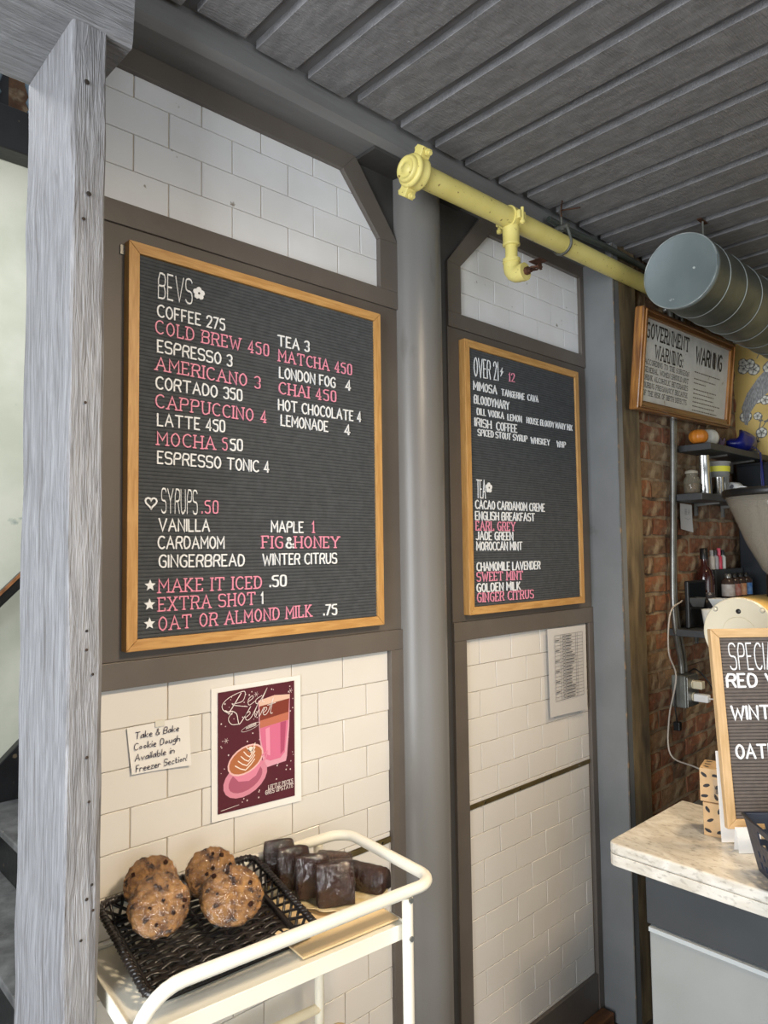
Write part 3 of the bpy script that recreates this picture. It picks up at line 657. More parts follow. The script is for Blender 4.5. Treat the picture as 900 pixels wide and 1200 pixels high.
# ---------------------------------------------------------------- papers on the tiles
def curl(parent, name, cs, mat, y0=-.0012, bend=.0, n=6, thick=.0004):
    # cs = four corners (x, z): bottom left, bottom right, top right, top left; bend lifts the lower corners
    a, b, c, d = [Vector(p) for p in cs]; vs = []
    for j in range(n + 1):
        for i in range(n + 1):
            u, v = i / n, j / n
            p = (a * (1 - u) + b * u) * (1 - v) + (d * (1 - u) + c * u) * v
            yy = y0 - bend * ((1 - v) ** 2) * (abs(u - .4) * 2) ** 2 - bend * .3 * (v ** 4)
            vs.append((p.x, yy, p.y))
    mb = MB(); m = n + 1
    fr = [(j * m + i, j * m + i + 1, (j + 1) * m + i + 1, (j + 1) * m + i) for j in range(n) for i in range(n)]
    mb.add(vs, fr, True); N = len(vs); vs2 = vs + [(v[0], v[1] + thick, v[2]) for v in vs]
    fs = [(q[3] + N, q[2] + N, q[1] + N, q[0] + N) for q in fr]
    bd = [i for i in range(m)] + [j * m + n for j in range(1, m)] + [n * m + i for i in range(n - 1, -1, -1)] + [j * m for j in range(n - 1, 0, -1)]
    fs += [(bd[i], bd[i] + N, bd[(i + 1) % len(bd)] + N, bd[(i + 1) % len(bd)]) for i in range(len(bd))]
    mb.add(vs2, fs, False)
    return obj(name, mb, mat, parent)
note = thing('paper_note', 'torn white handwritten note about cookie dough taped to the tiles', 'note', (.66, -.002, -.436))
curl(note, 'sheet', [(.598, -.4258), (.7235, -.4330), (.7200, -.3330), (.5880, -.3345)], PAPER, -.0042, .0028)
mb = MB()
for i, (s, xx) in enumerate((('Take & Bake', (.600, .692)), ('Cookie Dough', (.598, .694)), ('Available in', (.600, .682)), ('Freezer Section!', (.602, .709)))):
    text_flat(mb, s, xx[0] + .004, -.3585 - i * .0212, .0125, xx[1] + .004, y=-.0064 - .0001 * i, hw=.11, slant=.10)
obj('handwriting', mb, M('dark_violet_ink', (44, 34, 62), rough=.6), note)
obj('tape', MB().box(.645, .665, -.0072, -.0066, -.343, -.331), M('clear_tape', (225, 222, 210), rough=.3), note)

pst = thing('poster', 'white-bordered maroon poster of a pink latte glass and cup on the tiles', 'poster', (.88, -.002, -.571))
curl(pst, 'sheet', [(.7725, -.5640), (1.005, -.5745), (1.005, -.2855), (.7715, -.2850)], PAPER, -.0030, .001)
Y = -.0050
x0, x1, z0, z1 = .7865, .9860, -.5500, -.2955
obj('picture_ground', MB().flat([(x0, z0), (x1, z0 - .008), (x1, z1), (x0, z1)], Y), M('maroon_print', (84, 26, 40), rough=.5), pst)
def U(u, v): return (x0 + (x1 - x0) * u, z1 - (z1 - z0) * v)       # u, v measured down the picture
PR = lambda n, c, **k: M(n, c, rough=.5, **k)
random.seed(2); mb = MB()
for i in range(95):
    c = U(random.uniform(.02, .98), random.uniform(.02, .97)); r = random.uniform(.0009, .0020)
    mb.flat([(c[0] + r * cos(k * 1.05), c[1] + r * sin(k * 1.05)) for k in range(6)], Y - .0003)
for c, r in ((U(.48, .065), .006), (U(.945, .085), .006), (U(.10, .41), .006)):
    for k in range(3):
        a = k * pi / 3; dx, dz = cos(a), sin(a)
        mb.flat([(c[0] - dx * r - dz * .0004, c[1] - dz * r + dx * .0004), (c[0] + dx * r - dz * .0004, c[1] + dz * r + dx * .0004), (c[0] + dx * r + dz * .0004, c[1] + dz * r - dx * .0004), (c[0] - dx * r + dz * .0004, c[1] - dz * r - dx * .0004)], Y - .0003)
obj('printed_snow', mb, PR('print_white', (226, 210, 208)), pst, kind='stuff')
def quadp(name, uv, mat, dy): obj(name, MB().flat([U(*p) for p in uv], Y - dy), mat, pst)
quadp('printed_glass', [(.505, .125), (.52, .45), (.575, .69), (.60, .715), (.875, .70), (.89, .66), (.925, .40), (.935, .115), (.72, .10)], PR('print_pale_pink', (222, 160, 178)), .0005)
quadp('printed_milk', [(.525, .36), (.54, .47), (.595, .64), (.66, .665), (.80, .66), (.86, .62), (.90, .40), (.91, .335)], PR('print_pink', (214, 112, 146)), .0007)
quadp('printed_coffee', [(.52, .16), (.525, .365), (.91, .34), (.925, .15)], PR('print_brown', (128, 54, 40)), .0008)
quadp('printed_coffee_band', [(.525, .30), (.526, .365), (.91, .34), (.912, .27)], PR('print_amber', (190, 112, 88)), .0009)
quadp('printed_foam', [(.515, .125), (.517, .175), (.93, .15), (.93, .115), (.72, .10)], PR('print_cream', (226, 190, 170)), .0010)
quadp('printed_highlight', [(.60, .38), (.61, .60), (.66, .62), (.655, .37)], PR('print_light_pink', (232, 150, 176)), .0009)
quadp('printed_shade', [(.80, .35), (.80, .63), (.85, .60), (.88, .345)], PR('print_deep_pink', (178, 78, 112)), .0009)
def ell(u, v, a, b, rot, n=20): return [U(u + a * cos(t) * cos(rot) - b * sin(t) * sin(rot), v + (a * cos(t) * sin(rot) + b * sin(t) * cos(rot)) * .78) for t in [2 * pi * k / n for k in range(n)]]
obj('printed_saucer', MB().flat(ell(.34, .76, .285, .19, -.25), Y - .0009), PR('print_saucer', (214, 138, 158)), pst)
obj('printed_saucer_well', MB().flat(ell(.34, .765, .22, .13, -.25), Y - .0010), PR('print_saucer_dark', (172, 90, 114)), pst)
obj('printed_cup', MB().flat([U(*p) for p in ((.12, .60), (.16, .70), (.25, .775), (.38, .79), (.47, .76), (.53, .69), (.57, .56))], Y - .0012), PR('print_cup_pink', (222, 134, 160)), pst)
mb = MB(); stroke(mb, [U(*p) for p in ((.55, .60), (.62, .575), (.60, .63), (.50, .70))], False, .0018, .0003, y=Y - .0012); obj('printed_cup_handle', mb, PR('print_cup_pink', (0, 0, 0)), pst)
obj('printed_rim', MB().flat(ell(.34, .605, .235, .15, -.30), Y - .0014), PR('print_rim', (236, 190, 186)), pst)
obj('printed_latte', MB().flat(ell(.34, .605, .215, .132, -.30), Y - .0016), PR('print_latte', (178, 108, 66)), pst)
mb = MB()
for k in range(5):
    w = .13 - k * .018; v = .69 - k * .034 ; uc = .335 + k * .018
    stroke(mb, [U(uc - w, v - .055), U(uc - w * .5, v - .02), U(uc, v), U(uc + w * .5, v - .035), U(uc + w * .9, v - .075)], False, .0011, .0003, y=Y - .0017)
mb.flat(ell(.40, .525, .035, .03, 0, 10), Y - .0020)
obj('printed_latte_art', mb, PR('print_milk_white', (244, 228, 216)), pst)
mb = MB()
def script(pts, w=.0007):
    q = bez([(p[0], p[1], 0) for p in pts], 5); stroke(mb, [U(p.x, p.y) for p in q], False, w, .0003, y=Y - .0022)
script([(.16, .20), (.06, .15), (.05, .10), (.14, .05), (.32, .02), (.30, .10), (.17, .115), (.27, .14), (.36, .155)])
script([(.28, .03), (.19, .12), (.13, .17), (.08, .155)], .0010)
script([(.36, .12), (.43, .09), (.42, .07), (.37, .10), (.38, .145), (.46, .12)])
script([(.55, .08), (.47, .11), (.48, .145), (.54, .11), (.62, .02), (.55, .12), (.58, .14)])
script([(.12, .19), (.16, .17), (.22, .20), (.24, .26), (.26, .29), (.34, .22), (.40, .16)], .0009)
script([(.24, .29), (.16, .28), (.12, .23), (.17, .18)])
script([(.33, .25), (.39, .22), (.38, .20), (.33, .23), (.35, .27), (.41, .25), (.50, .14), (.45, .22), (.46, .26)])
script([(.46, .26), (.51, .20), (.51, .26), (.57, .19), (.58, .21)])
script([(.56, .24), (.61, .21), (.60, .19), (.56, .22), (.58, .255), (.63, .23), (.70, .12), (.66, .24), (.69, .25)])
script([(.62, .175), (.73, .165)])
obj('script_lettering', mb, PR('print_lettering', (238, 226, 222)), pst, kind='stuff'); mb = MB()
for a, b in ((.0, .0),):
    q = [U(.40 + .12 * cos(t), .335 + .022 * sin(t) - .02 * cos(t)) for t in [2 * pi * k / 18 for k in range(19)]]
    stroke(mb, q, True, .00035, .0003, y=Y - .0022)
mbb = mb; mb = MB()
text_flat(mb, 'LITTLE PECKS', U(.63, .90)[0], U(.63, .905)[1], .0085, U(.965, .9)[0], y=Y - .0022, slab=True, hw=.16)
text_flat(mb, 'GRES UPSTATE', U(.59, .90)[0], U(.59, .945)[1], .0085, U(.965, .9)[0], y=Y - .0022, slab=True, hw=.16)
obj('foot_lettering', mb, PR('print_lettering', (0, 0, 0)), pst, kind='stuff'); mb = mbb
for k in range(3): stroke(mb, [(U(.34, 0)[0], U(0, .325 + .009 * k)[1]), (U(.47, 0)[0], U(0, .31 + .009 * k)[1])], False, .0006, .0003, y=Y - .0022)
stroke(mb, [U(.03, .975), U(.25, .965)], False, .0005, .0003, y=Y - .0022)
obj('badge', mb, PR('print_lettering', (0, 0, 0)), pst, kind='stuff')

sh = thing('price_sheet', 'printed paper table in a clear sleeve taped at the right edge of the tiles', 'paper sheet', (2.12, -.002, -.56))
curl(sh, 'sheet', [(2.004, -.5480), (2.2270, -.5560), (2.2330, -.2640), (2.0000, -.2610)], PAPERG, -.0145, .001)
Ys = -.0185; mb = MB(); mbt = MB()
sx0, sx1, st, sb = 2.035, 2.205, -.285, -.500
for i in range(20):
    z = st - (st - sb) * i / 19; mb.box(sx0, sx1, Ys, Ys + .0002, z - .0005, z + .0005)
for f_ in (0, .20, .27, .36, .74, .80, 1.0):
    x = sx0 + (sx1 - sx0) * f_; mb.box(x - .0005, x + .0005, Ys, Ys + .0002, sb, st)
random.seed(4)
for i in range(19):
    z = st - (st - sb) * (i + .5) / 19
    a = sx0 + (sx1 - sx0) * .38; mbt.box(a, a + random.uniform(.03, .058), Ys, Ys + .0002, z - .0016, z + .0016)
    a = sx0 + (sx1 - sx0) * .29; mbt.box(a, a + .009, Ys, Ys + .0002, z - .0015, z + .0015)
    if i % 3 == 1: mbt.box(sx0 + .003, sx0 + .026, Ys, Ys + .0002, z - .0014, z + .0014)
obj('table_lines', mb, INKG, sh); obj('small_print', mbt, INKG, sh, kind='stuff')

# ---------------------------------------------------------------- yellow sprinkler pipe
sp = thing('sprinkler_pipe', 'yellow painted sprinkler pipe with grooved end cap under the ceiling beam', 'pipe', (2.2, -.15, .94))
PA, PB = Vector((1.252, -.150, .9655)), Vector((3.409, -.150, .9960))
obj('pipe', MB().tube([PA, PB], .0292, 28), YEL, sp)
cx = lambda x: PA + (PB - PA) * ((x - PA.x) / (PB.x - PA.x))
mb = MB(); c = cx(1.252)
mb.lathe([(.0001, -.012), (.012, -.013), (.014, -.0085), (.024, -.0085), (.026, -.012), (.031, -.012), (.034, -.006), (.034, .004)], (1.245, c.y, c.z), 28, 'x')
obj('end_cap', mb, YEL, sp)
mb = MB(); mb.lathe([(.034, -.004), (.0405, -.002), (.0425, .004), (.0405, .010), (.039, .018), (.0425, .026), (.0425, .034), (.038, .040), (.030, .042)], (1.249, c.y, c.z), 28, 'x')
R45 = Matrix.Rotation(rad(35), 3, 'X')
for s in (1, -1):
    d = R45 @ Vector((0, 0, s)); p = Vector((1.268, c.y, c.z)) + d * .050
    mb.box(p.x - .016, p.x + .016, p.y - .014, p.y + .014, p.z - .013, p.z + .013, R45)
obj('end_coupling', mb, YEL, sp, bevel=.002)
for s in (1, -1):
    d = R45 @ Vector((0, 0, s)); q = R45 @ Vector((0, 1, 0)); p = Vector((1.268, c.y, c.z)) + d * .054
    mb = MB(); mb.tube([p - q * .030, p + q * .030], .0055, 8); mb.tube([p - q * .024, p - q * .016], .0095, 6); mb.tube([p + q * .018, p + q * .026], .0095, 6)
    obj('coupling_bolt', mb, YEL, sp)
c = cx(1.668)
mb = MB(); mb.tube([c - Vector((.018, 0, 0)), c + Vector((.018, 0, 0))], .0345, 28)
for s in (1, -1):
    mb.box(c.x - .016, c.x + .016, c.y + s * .034 - .010, c.y + s * .034 + .010, c.z - .014, c.z + .010)
obj('branch_clamp', mb, YEL, sp, bevel=.003)
for s in (1, -1):
    p = Vector((c.x, c.y + s * .042, c.z)); mb = MB(); mb.tube([p - Vector((0, 0, .030)), p + Vector((0, 0, .020))], .0048, 8); mb.tube([p - Vector((0, 0, .028)), p - Vector((0, 0, .020))], .009, 6); obj('clamp_bolt', mb, YEL, sp)
mb = MB(); mb.lathe([(.026, .0), (.0245, -.035), (.024, -.060), (.0255, -.064), (.0255, -.068), (.0195, -.070)], (c.x, c.y, c.z - .012), 24)
obj('branch_outlet', mb, YEL, sp)
obj('drop_pipe', MB().tube([(c.x, c.y, c.z - .078), (c.x, c.y, .832)], .0178, 20), YEL, sp)
mb = MB(); arc = [(c.x, c.y, .846), (c.x, c.y, .826)] + [(c.x, c.y - .026 + .026 * cos(a), .826 - .026 * sin(a)) for a in (.4, .8, 1.2, 1.57)] + [(c.x, c.y - .044, .800)]
mb.tube(arc, [.0235, .0245] + [.0245] * 4 + [.0245], 20); mb.tube([(c.x, c.y, .850), (c.x, c.y, .838)], .026, 20); mb.tube([(c.x, c.y - .036, .800), (c.x, c.y - .048, .800)], .026, 20)
obj('elbow', mb, YEL, sp)
mb = MB(); y0_ = c.y - .048; mb.tube([(c.x, y0_, .80), (c.x, y0_ - .012, .80)], .0115, 6); mb.tube([(c.x, y0_ - .012, .80), (c.x, y0_ - .02, .80)], .008, 12)
hd = obj('sprinkler_head', mb, RUST, sp, label='rusty brown sprinkler head')
mb = MB()
for s_ in (1, -1): mb.tube([(c.x + s_ * .008, y0_ - .016, .80), (c.x + s_ * .014, y0_ - .030, .80), (c.x + s_ * .003, y0_ - .048, .80)], .0028, 6)
obj('yoke', mb, RUST, hd)
obj('bulb', MB().tube([(c.x, y0_ - .02, .80), (c.x, y0_ - .045, .80)], .0025, 8), RUST, hd)
mb = MB(); mb.box(c.x - .018, c.x + .018, y0_ - .062, y0_ - .024, .8145, .8165)
for k in range(8):
    a = k * pi / 4; mb.box(c.x - .002 + cos(a) * .009, c.x + .002 + cos(a) * .009, y0_ - .0505, y0_ - .0485, .798 + sin(a) * .009, .802 + sin(a) * .009)
mb.tube([(c.x, y0_ - .0485, .80), (c.x, y0_ - .0505, .80)], .009, 10)
obj('deflector', mb, RUST, hd)
# hanger and dark conduit
hg = thing('pipe_hanger', 'grey pipe hanger strapped round the yellow pipe', 'hanger', (1.94, -.15, .94))
c = cx(1.94); STR = M('hanger_grey', (120, 122, 116), (80, 78, 70), ns=20, rough=.5, metal=.4)
mb = MB(); pts = [c + Vector((0, -.0325 * sin(a), -.0325 * cos(a))) for a in [rad(d) for d in range(-100, 101, 20)]]
pts = [Vector((c.x, c.y + .018, c.z + .055))] + pts + [Vector((c.x, c.y - .018, c.z + .055))]
mb.tube(pts, .0045, 8); obj('strap', mb, STR, hg)
mb = MB(); mb.tube([(c.x, c.y, c.z + .05), (c.x - .012, c.y - .004, 1.0885)], .004, 8); mb.tube([(c.x, c.y - .024, c.z + .055), (c.x, c.y + .024, c.z + .055)], .009, 8); mb.tube([(c.x + .004, c.y, c.z + .045), (c.x + .004, c.y, c.z + .062)], .011, 6)
obj('rod', mb, STR, hg)
mb = MB(); mb.tube([(c.x - .05, -.185, 1.0875), (c.x - .02, -.16, 1.075), (c.x - .01, -.155, 1.06)], .0022, 6); mb.tube([(c.x - .012, -.155, 1.08), (c.x + .03, -.20, 1.087)], .0022, 6)
obj('wire', mb, RUST, hg)
obj('conduit', MB().tube(bez([(1.90, -.128, 1.052), (2.05, -.128, 1.052), (2.28, -.140, 1.055), (2.66, -.140, 1.050), (2.76, -.138, 1.045), (2.80, -.116, 1.040)], 5), .0105, 12), CONDG,
    label='dark green-grey conduit running above the yellow pipe', cat='conduit')

# ---------------------------------------------------------------- duct
du = thing('air_duct', 'round galvanised spiral duct hanging under the ceiling at the right', 'duct', (2.8, -.408, .761))
DX, DY, DZ, DR = 2.203, -.408, .879, .1175
obj('duct_pipe', MB().lathe([(DR, DX + .004), (DR, 3.409)], (0, DY, DZ), 64, 'x', cap=False), GALV, du)
mb = MB(); mb.lathe([(.0001, DX - .001), (DR * .93, DX - .001), (DR * .965, DX - .003), (DR * 1.012, DX - .003), (DR * 1.012, DX + .018), (DR, DX + .019)], (0, DY, DZ), 64, 'x', cap=False)
obj('end_cap', mb, CAPM, du)
obj('cap_rim', MB().tube([(DX - .002, DY + DR * 1.0 * cos(a), DZ + DR * 1.0 * sin(a)) for a in [2 * pi * k / 60 for k in range(60)]], .0022, 6, closed=True), M('rim_highlight', (176, 182, 180), (110, 118, 116), ns=22, rough=.4, metal=.4), du)  # ring along the cap edge; its highlight is put into the bright colour
mb = MB(); pts = []
n = 48; turns = 9; pit = .135
for k in range(turns * n):
    a = 2 * pi * k / n; x = DX + .03 + pit * k / n
    if x > 3.40: break
    pts.append((x, DY + (DR + .0004) * cos(a), DZ + (DR + .0004) * sin(a)))
mb.tube(pts, .0020, 6); obj('spiral_seam', mb, M('seam_bright', (140, 146, 142), rough=.5, metal=.5), du)
obj('hanger_rod', MB().tube([(2.362, DY - .012, DZ + DR - .004), (2.362, DY - .012, 1.0895)], .0035, 8), STR, du)
obj('rod_plate', MB().box(2.335, 2.39, DY - .018, DY - .004, 1.0855, 1.0895), RUST, du)

# ---------------------------------------------------------------- warning sign
sg = thing('warning_sign', 'wooden-framed government warning sign leaning out from the brick wall', 'sign', (2.74, -.165, .500), rot=(rad(6.6), rad(-1.3), 0), local=True)
SW, SH = .402, .362          # half width, height; local frame: x right, z up, faces -Y
SFV = M('sign_frame_wood', (176, 122, 60), (112, 70, 34), scale=(14, 14, 1), ns=8, rough=.3, coat=.3); SFH = M('sign_frame_wood_across', (132, 88, 50), (98, 62, 34), scale=(1, 14, 14), ns=8, rough=.3, coat=.3)
for pl, m in (([(-SW, SH), (SW, SH), (SW - .035, SH - .035), (-SW + .035, SH - .035)], SFH), ([(-SW, 0), (-SW + .035, .035), (SW - .035, .035), (SW, 0)], SFH),
              ([(-SW, 0.0005), (-SW, SH - .0005), (-SW + .035, SH - .0355), (-SW + .035, .0355)], SFV), ([(SW, .0005), (SW - .035, .0355), (SW - .035, SH - .0355), (SW, SH - .0005)], SFV)):
    obj('frame_rail', MB().prism(pl, 'y', -.018, .018), m, sg, bevel=.004)
for pl, m in (([(-SW + .008, SH - .008), (SW - .008, SH - .008), (SW - .017, SH - .017), (-SW + .017, SH - .017)], SFH), ([(-SW + .008, .008), (-SW + .017, .017), (SW - .017, .017), (SW - .008, .008)], SFH),
              ([(-SW + .008, 0.0085), (-SW + .008, SH - .0085), (-SW + .017, SH - .0175), (-SW + .017, .0175)], SFV), ([(SW - .008, .0085), (SW - .017, .0175), (SW - .017, SH - .0175), (SW - .008, SH - .0085)], SFV)):
    obj('frame_bead', MB().prism(pl, 'y', -.025, -.018), m, sg, bevel=.003)
obj('printed_sheet', MB().box(-SW + .03, SW - .03, -.008, .010, .03, SH - .03), M('old_sign_paper', (206, 206, 202), (192, 192, 188), ns=14, rough=.35, c3=(150, 140, 120), ns3=30, lo3=.7, hi3=.76), sg)
mb = MB(); yy = -.0082; xl = -SW + .045
text_flat(mb, 'GOVERNMENT', xl, .262, .050, xl + .345, y=yy, slab=True, hw=.135)
obj('heading_lettering', mb, M('sign_ink', (52, 48, 44), rough=.5), sg); mb = MB()
text_flat(mb, 'WARNING:', xl + .075, .196, .046, xl + .30, y=yy, slab=True, hw=.135)
obj('heading_lettering', mb, M('sign_ink', (0, 0, 0)), sg); mb = MB()
for i, s in enumerate(('ACCORDING TO THE SURGEON', 'GENERAL, WOMEN SHOULD NOT', 'DRINK ALCOHOLIC BEVERAGES', 'DURING PREGNANCY BECAUSE', 'OF THE RISK OF BIRTH DEFECTS.')):
    text_flat(mb, s, xl + .002, .168 - i * .0275, .0175, xl + .358 - (.0 if i else 0), y=yy, slab=True, hw=.12)
obj('paragraph_lettering', mb, M('sign_ink', (0, 0, 0)), sg, kind='stuff'); mb = MB()
text_flat(mb, 'WARNING', .055, .232, .060, .300, y=yy, hw=.17)
obj('heading_lettering', mb, M('sign_ink', (52, 48, 44), rough=.5), sg)
mb = MB(); random.seed(6)
for i in range(9):
    z = .195 - i * .0165 - (.010 if i > 0 else 0) - (.008 if i > 2 else 0) ; x = .05
    e = random.uniform(.24, .31) if i not in (2,) else .16
    while x < e:
        w = random.uniform(.006, .02); mb.box(x, min(x + w, e), yy, yy + .0002, z - .0022, z + .0022); x += w + .004
obj('small_print', mb, M('sign_small_ink', (92, 86, 80), rough=.5), sg, kind='stuff')

# ---------------------------------------------------------------- brick wall fittings
cd = thing('electrical_conduit', 'pair of steel conduits on the brick wall beside the shelves', 'conduit', (2.70, -.14, -.5))
obj('conduit_pipe', MB().tube(bez([(2.715, -.112, .945), (2.715, -.138, .925), (2.705, -.141, .70), (2.695, -.141, .47), (2.672, -.141, .15), (2.648, -.141, -.15), (2.655, -.141, -.30), (2.690, -.141, -.42), (2.696, -.141, -.475)], 6), .0105, 12), STEEL, cd)
obj('conduit_pipe', MB().tube(bez([(2.775, -.112, .945), (2.775, -.132, .925), (2.745, -.134, .70), (2.728, -.134, .47), (2.700, -.134, .15), (2.680, -.134, -.15), (2.700, -.134, -.30), (2.735, -.134, -.42), (2.745, -.134, -.475)], 6), .009, 12), STEEL, cd)
obj('conduit', MB().tube(bez([(2.838, -.112, .945), (2.838, -.130, .925), (2.835, -.130, .74), (2.835, -.112, .72)], 6), .008, 12), STEEL, label='short steel conduit above the warning sign on the brick wall', cat='conduit')
ob = thing('outlet_box', 'grey metal outlet box with plugs on the brick wall below the conduits', 'outlet', (2.71, -.14, -.62))
obj('box', MB().box(2.660, 2.765, -.170, -.116, -.600, -.480), M('outlet_grey', (128, 130, 124), (108, 110, 104), ns=20, rough=.45, metal=.5, bump=.2), ob, bevel=.004)
obj('cover', MB().box(2.664, 2.760, -.176, -.1702, -.596, -.484), STEEL, ob, bevel=.002)
obj('socket', MB().lathe([(.0165, -.1795), (.0165, -.176)], (2.712, 0, -.515), 16, 'y'), M('ivory_plastic', (214, 204, 176), rough=.4), ob)
obj('socket', MB().lathe([(.0165, -.1795), (.0165, -.176)], (2.712, 0, -.562), 16, 'y'), M('ivory_plastic', (0, 0, 0)), ob)
pg = thing('usb_charger', 'white plug-in charger with white lead in the grey outlet box', 'charger', (2.712, -.20, -.58))
obj('plug_body', MB().box(2.698, 2.727, -.235, -.1800, -.577, -.548), PAPER, pg, bevel=.005)
obj('lead', MB().tube(bez([(2.712, -.235, -.562), (2.70, -.275, -.560), (2.68, -.33, -.575), (2.64, -.38, -.61)], 5), .0028, 6), PAPER, pg)
bpk = thing('ivory_adapter', 'ivory plug adapter in the upper outlet socket', 'plug', (2.712, -.19, -.53))
obj('adapter_body', MB().box(2.697, 2.728, -.215, -.1796, -.530, -.500), M('ivory_plastic', (0, 0, 0)), bpk, bevel=.004)
obj('power_cable', MB().tube(bez([(2.70, -.152, -.20), (2.60, -.15, -.24), (2.575, -.15, -.38), (2.628, -.15, -.48), (2.56, -.15, -.62), (2.52, -.17, -.74), (2.60, -.22, -.79), (2.62, -.30, -.82), (2.50, -.36, -.835), (2.36, -.40, -.80)], 6), .0030, 8), M('pale_cable', (190, 180, 168), rough=.5),
    label='pale thin cable looping down the brick wall', cat='cable')
obj('power_cable', MB().tube(bez([(2.74, -.15, -.475), (2.78, -.16, -.47), (2.80, -.20, -.52), (2.74, -.26, -.60), (2.70, -.30, -.66)], 5), .0032, 8), BLACK, label='black cable running from the outlet box behind the counter board', cat='cable')
bk = thing('black_plug', 'black plug dangling on a cable below the grey outlet box', 'plug', (2.655, -.135, -.68))
obj('lead', MB().tube([(2.668, -.128, -.50), (2.640, -.135, -.58), (2.655, -.135, -.655)], .0028, 6), BLACK, bk)
obj('plug_body', MB().box(2.645, 2.667, -.148, -.124, -.685, -.652), BLACK, bk, bevel=.003)

SHM = M('dark_shelf_wood', (66, 68, 70), (50, 52, 54), ns=10, rough=.5)
def shelf(label, x0, x1, zt, d=.128, th=.026):
    t = thing('wall_shelf', label, 'shelf', ((x0 + x1) / 2, -.18, zt - th))
    obj('board', MB().box(x0, x1, -.118 - d, -.1185, zt - th, zt), SHM, t, bevel=.002)
    for x in (x0 + .22, x1 - .10): obj('bracket', MB().prism([(-.1185, zt - th - .0005), (-.118 - d * .8, zt - th - .0005), (-.118 - d * .8, zt - th - .006), (-.130, zt - th - .012), (-.130, zt - th - .05), (-.1185, zt - th - .05)], 'x', x, x + .012), STEEL, t)
    return t
shelf('upper dark shelf on the brick wall holding pumpkins and a blue bag', 2.784, 3.40, .408)
shelf('middle dark shelf on the brick wall holding jars and steel pitchers', 2.690, 3.28, .208)
shelf('low dark shelf on the brick wall holding bowls and bottles', 2.650, 3.292, -.305, .135)

def pumpkin(label, c, R, h, mat, ribs=10):
    t = thing('pumpkin', label, 'pumpkin', (c[0], c[1], c[2]), group=None, local=True)
    mb = MB(); n = 40; vs = []; m = 12
    for j in range(m + 1):
        ph = pi * j / m
        for k in range(n):
            a = 2 * pi * k / n; r = R * (sin(ph) ** .8) * (1 - .08 * abs(cos(a * ribs / 2)) ** 4)
            vs.append((r * cos(a), r * sin(a), h / 2 - h / 2 * cos(ph) - .006 * math.exp(-(r / (R * .3)) ** 2) * (1 if j > m / 2 else -1)))
    mb.add(vs, [(j * n + k, j * n + (k + 1) % n, (j + 1) * n + (k + 1) % n, (j + 1) * n + k) for j in range(m) for k in range(n)], True)
    obj('body', mb, mat, t)
    obj('stem', MB().tube([(0, 0, h - .008), (.002, 0, h + .008), (.008, -.002, h + .014)], [.005, .0035, .004], 8), M('stem_brown', (92, 74, 50), rough=.8), t)
    return t
pumpkin('small orange pumpkin on the upper shelf', (2.800, -.195, .4085), .037, .058, M('orange_rind', (196, 122, 40), (176, 102, 30), ns=8, rough=.4))
pumpkin('white pumpkin behind the orange one on the upper shelf', (2.925, -.176, .4085), .047, .074, M('white_rind', (214, 212, 202), (190, 186, 172), ns=6, rough=.4, c3=(60, 50, 56), ns3=12, lo3=.66, hi3=.70))
mb = MB(); random.seed(12)
for k in range(7):
    a = random.uniform(0, 6.28); mb.tube([(3.0, -.2, .4095), (3.0 + cos(a) * .012, -.2 + sin(a) * .012, .43), (3.0 + cos(a) * .022, -.2 + sin(a) * .022, .445 + random.uniform(-.01, .01))], [.004, .009, .003], 6)
obj('dried_flower', mb, M('dusty_purple', (88, 70, 84), rough=.8), label='small dusty purple dried flower head beside the white pumpkin', cat='dried flower')
mb = MB(); n = 26; vs = []
for j in range(9):
    ph = pi * j / 8
    for k in range(n):
        a = 2 * pi * k / n; w = 1 + .10 * sin(3 * a + j) + .06 * sin(7 * a)
        vs.append((3.24 + .100 * sin(ph) * cos(a) * w, -.186 + .058 * sin(ph) * sin(a) * w, .4090 + (.034 - .034 * cos(ph)) * (1 - .45 * sin(a)) * (1 + .12 * sin(5 * a))))
mb.add(vs, [(j * n + k, j * n + (k + 1) % n, (j + 1) * n + (k + 1) % n, (j + 1) * n + k) for j in range(8) for k in range(n)], True)
bag = thing('blue_bag', 'crumpled glossy blue bag lying on the upper shelf with strap hanging', 'bag', (3.24, -.19, .4085))
obj('body', mb, M('blue_nylon', (24, 34, 120), (18, 26, 96), ns=10, rough=.3, bump=.6, bs=16), bag)
obj('strap', MB().tube(bez([(3.27, -.225, .44), (3.275, -.256, .405), (3.27, -.258, .30), (3.28, -.258, .23), (3.292, -.258, .23), (3.288, -.258, .31), (3.285, -.254, .41)], 4), .005, 6, flat=.4), M('blue_nylon', (0, 0, 0)), bag)

jar = thing('glass_jar', 'clear swing-top glass jar at the left end of the middle shelf', 'jar', (2.745, -.185, .2085), local=True)
obj('glass', MB().lathe([(.024, 0), (.030, .006), (.030, .055), (.022, .068), (.020, .076), (.024, .080)], (0, 0, 0), 20), glassy('jar_glass', (150, 146, 130), .30, .05), jar)
obj('lid', MB().lathe([(.024, .080), (.024, .088), (.012, .094), (.0001, .095)], (0, 0, 0), 20), glassy('jar_lid_glass', (190, 184, 168), .6, .1), jar)
obj('contents', MB().lathe([(.021, .004), (.026, .008), (.026, .040), (.0001, .043)], (0, 0, 0), 16), M('brown_beans', (116, 92, 66), (60, 44, 32), ns=60, rough=.6), jar)
pit_ = thing('steel_shaker', 'tall steel mixing tin on the middle shelf', 'shaker', (2.820, -.200, .2085), local=True)
obj('body', MB().lathe([(.028, 0), (.0295, .004), (.0255, .10), (.0235, .152), (.0245, .156), (.0225, .156), (.0225, .150)], (0, 0, 0), 28), BRIGHT, pit_)
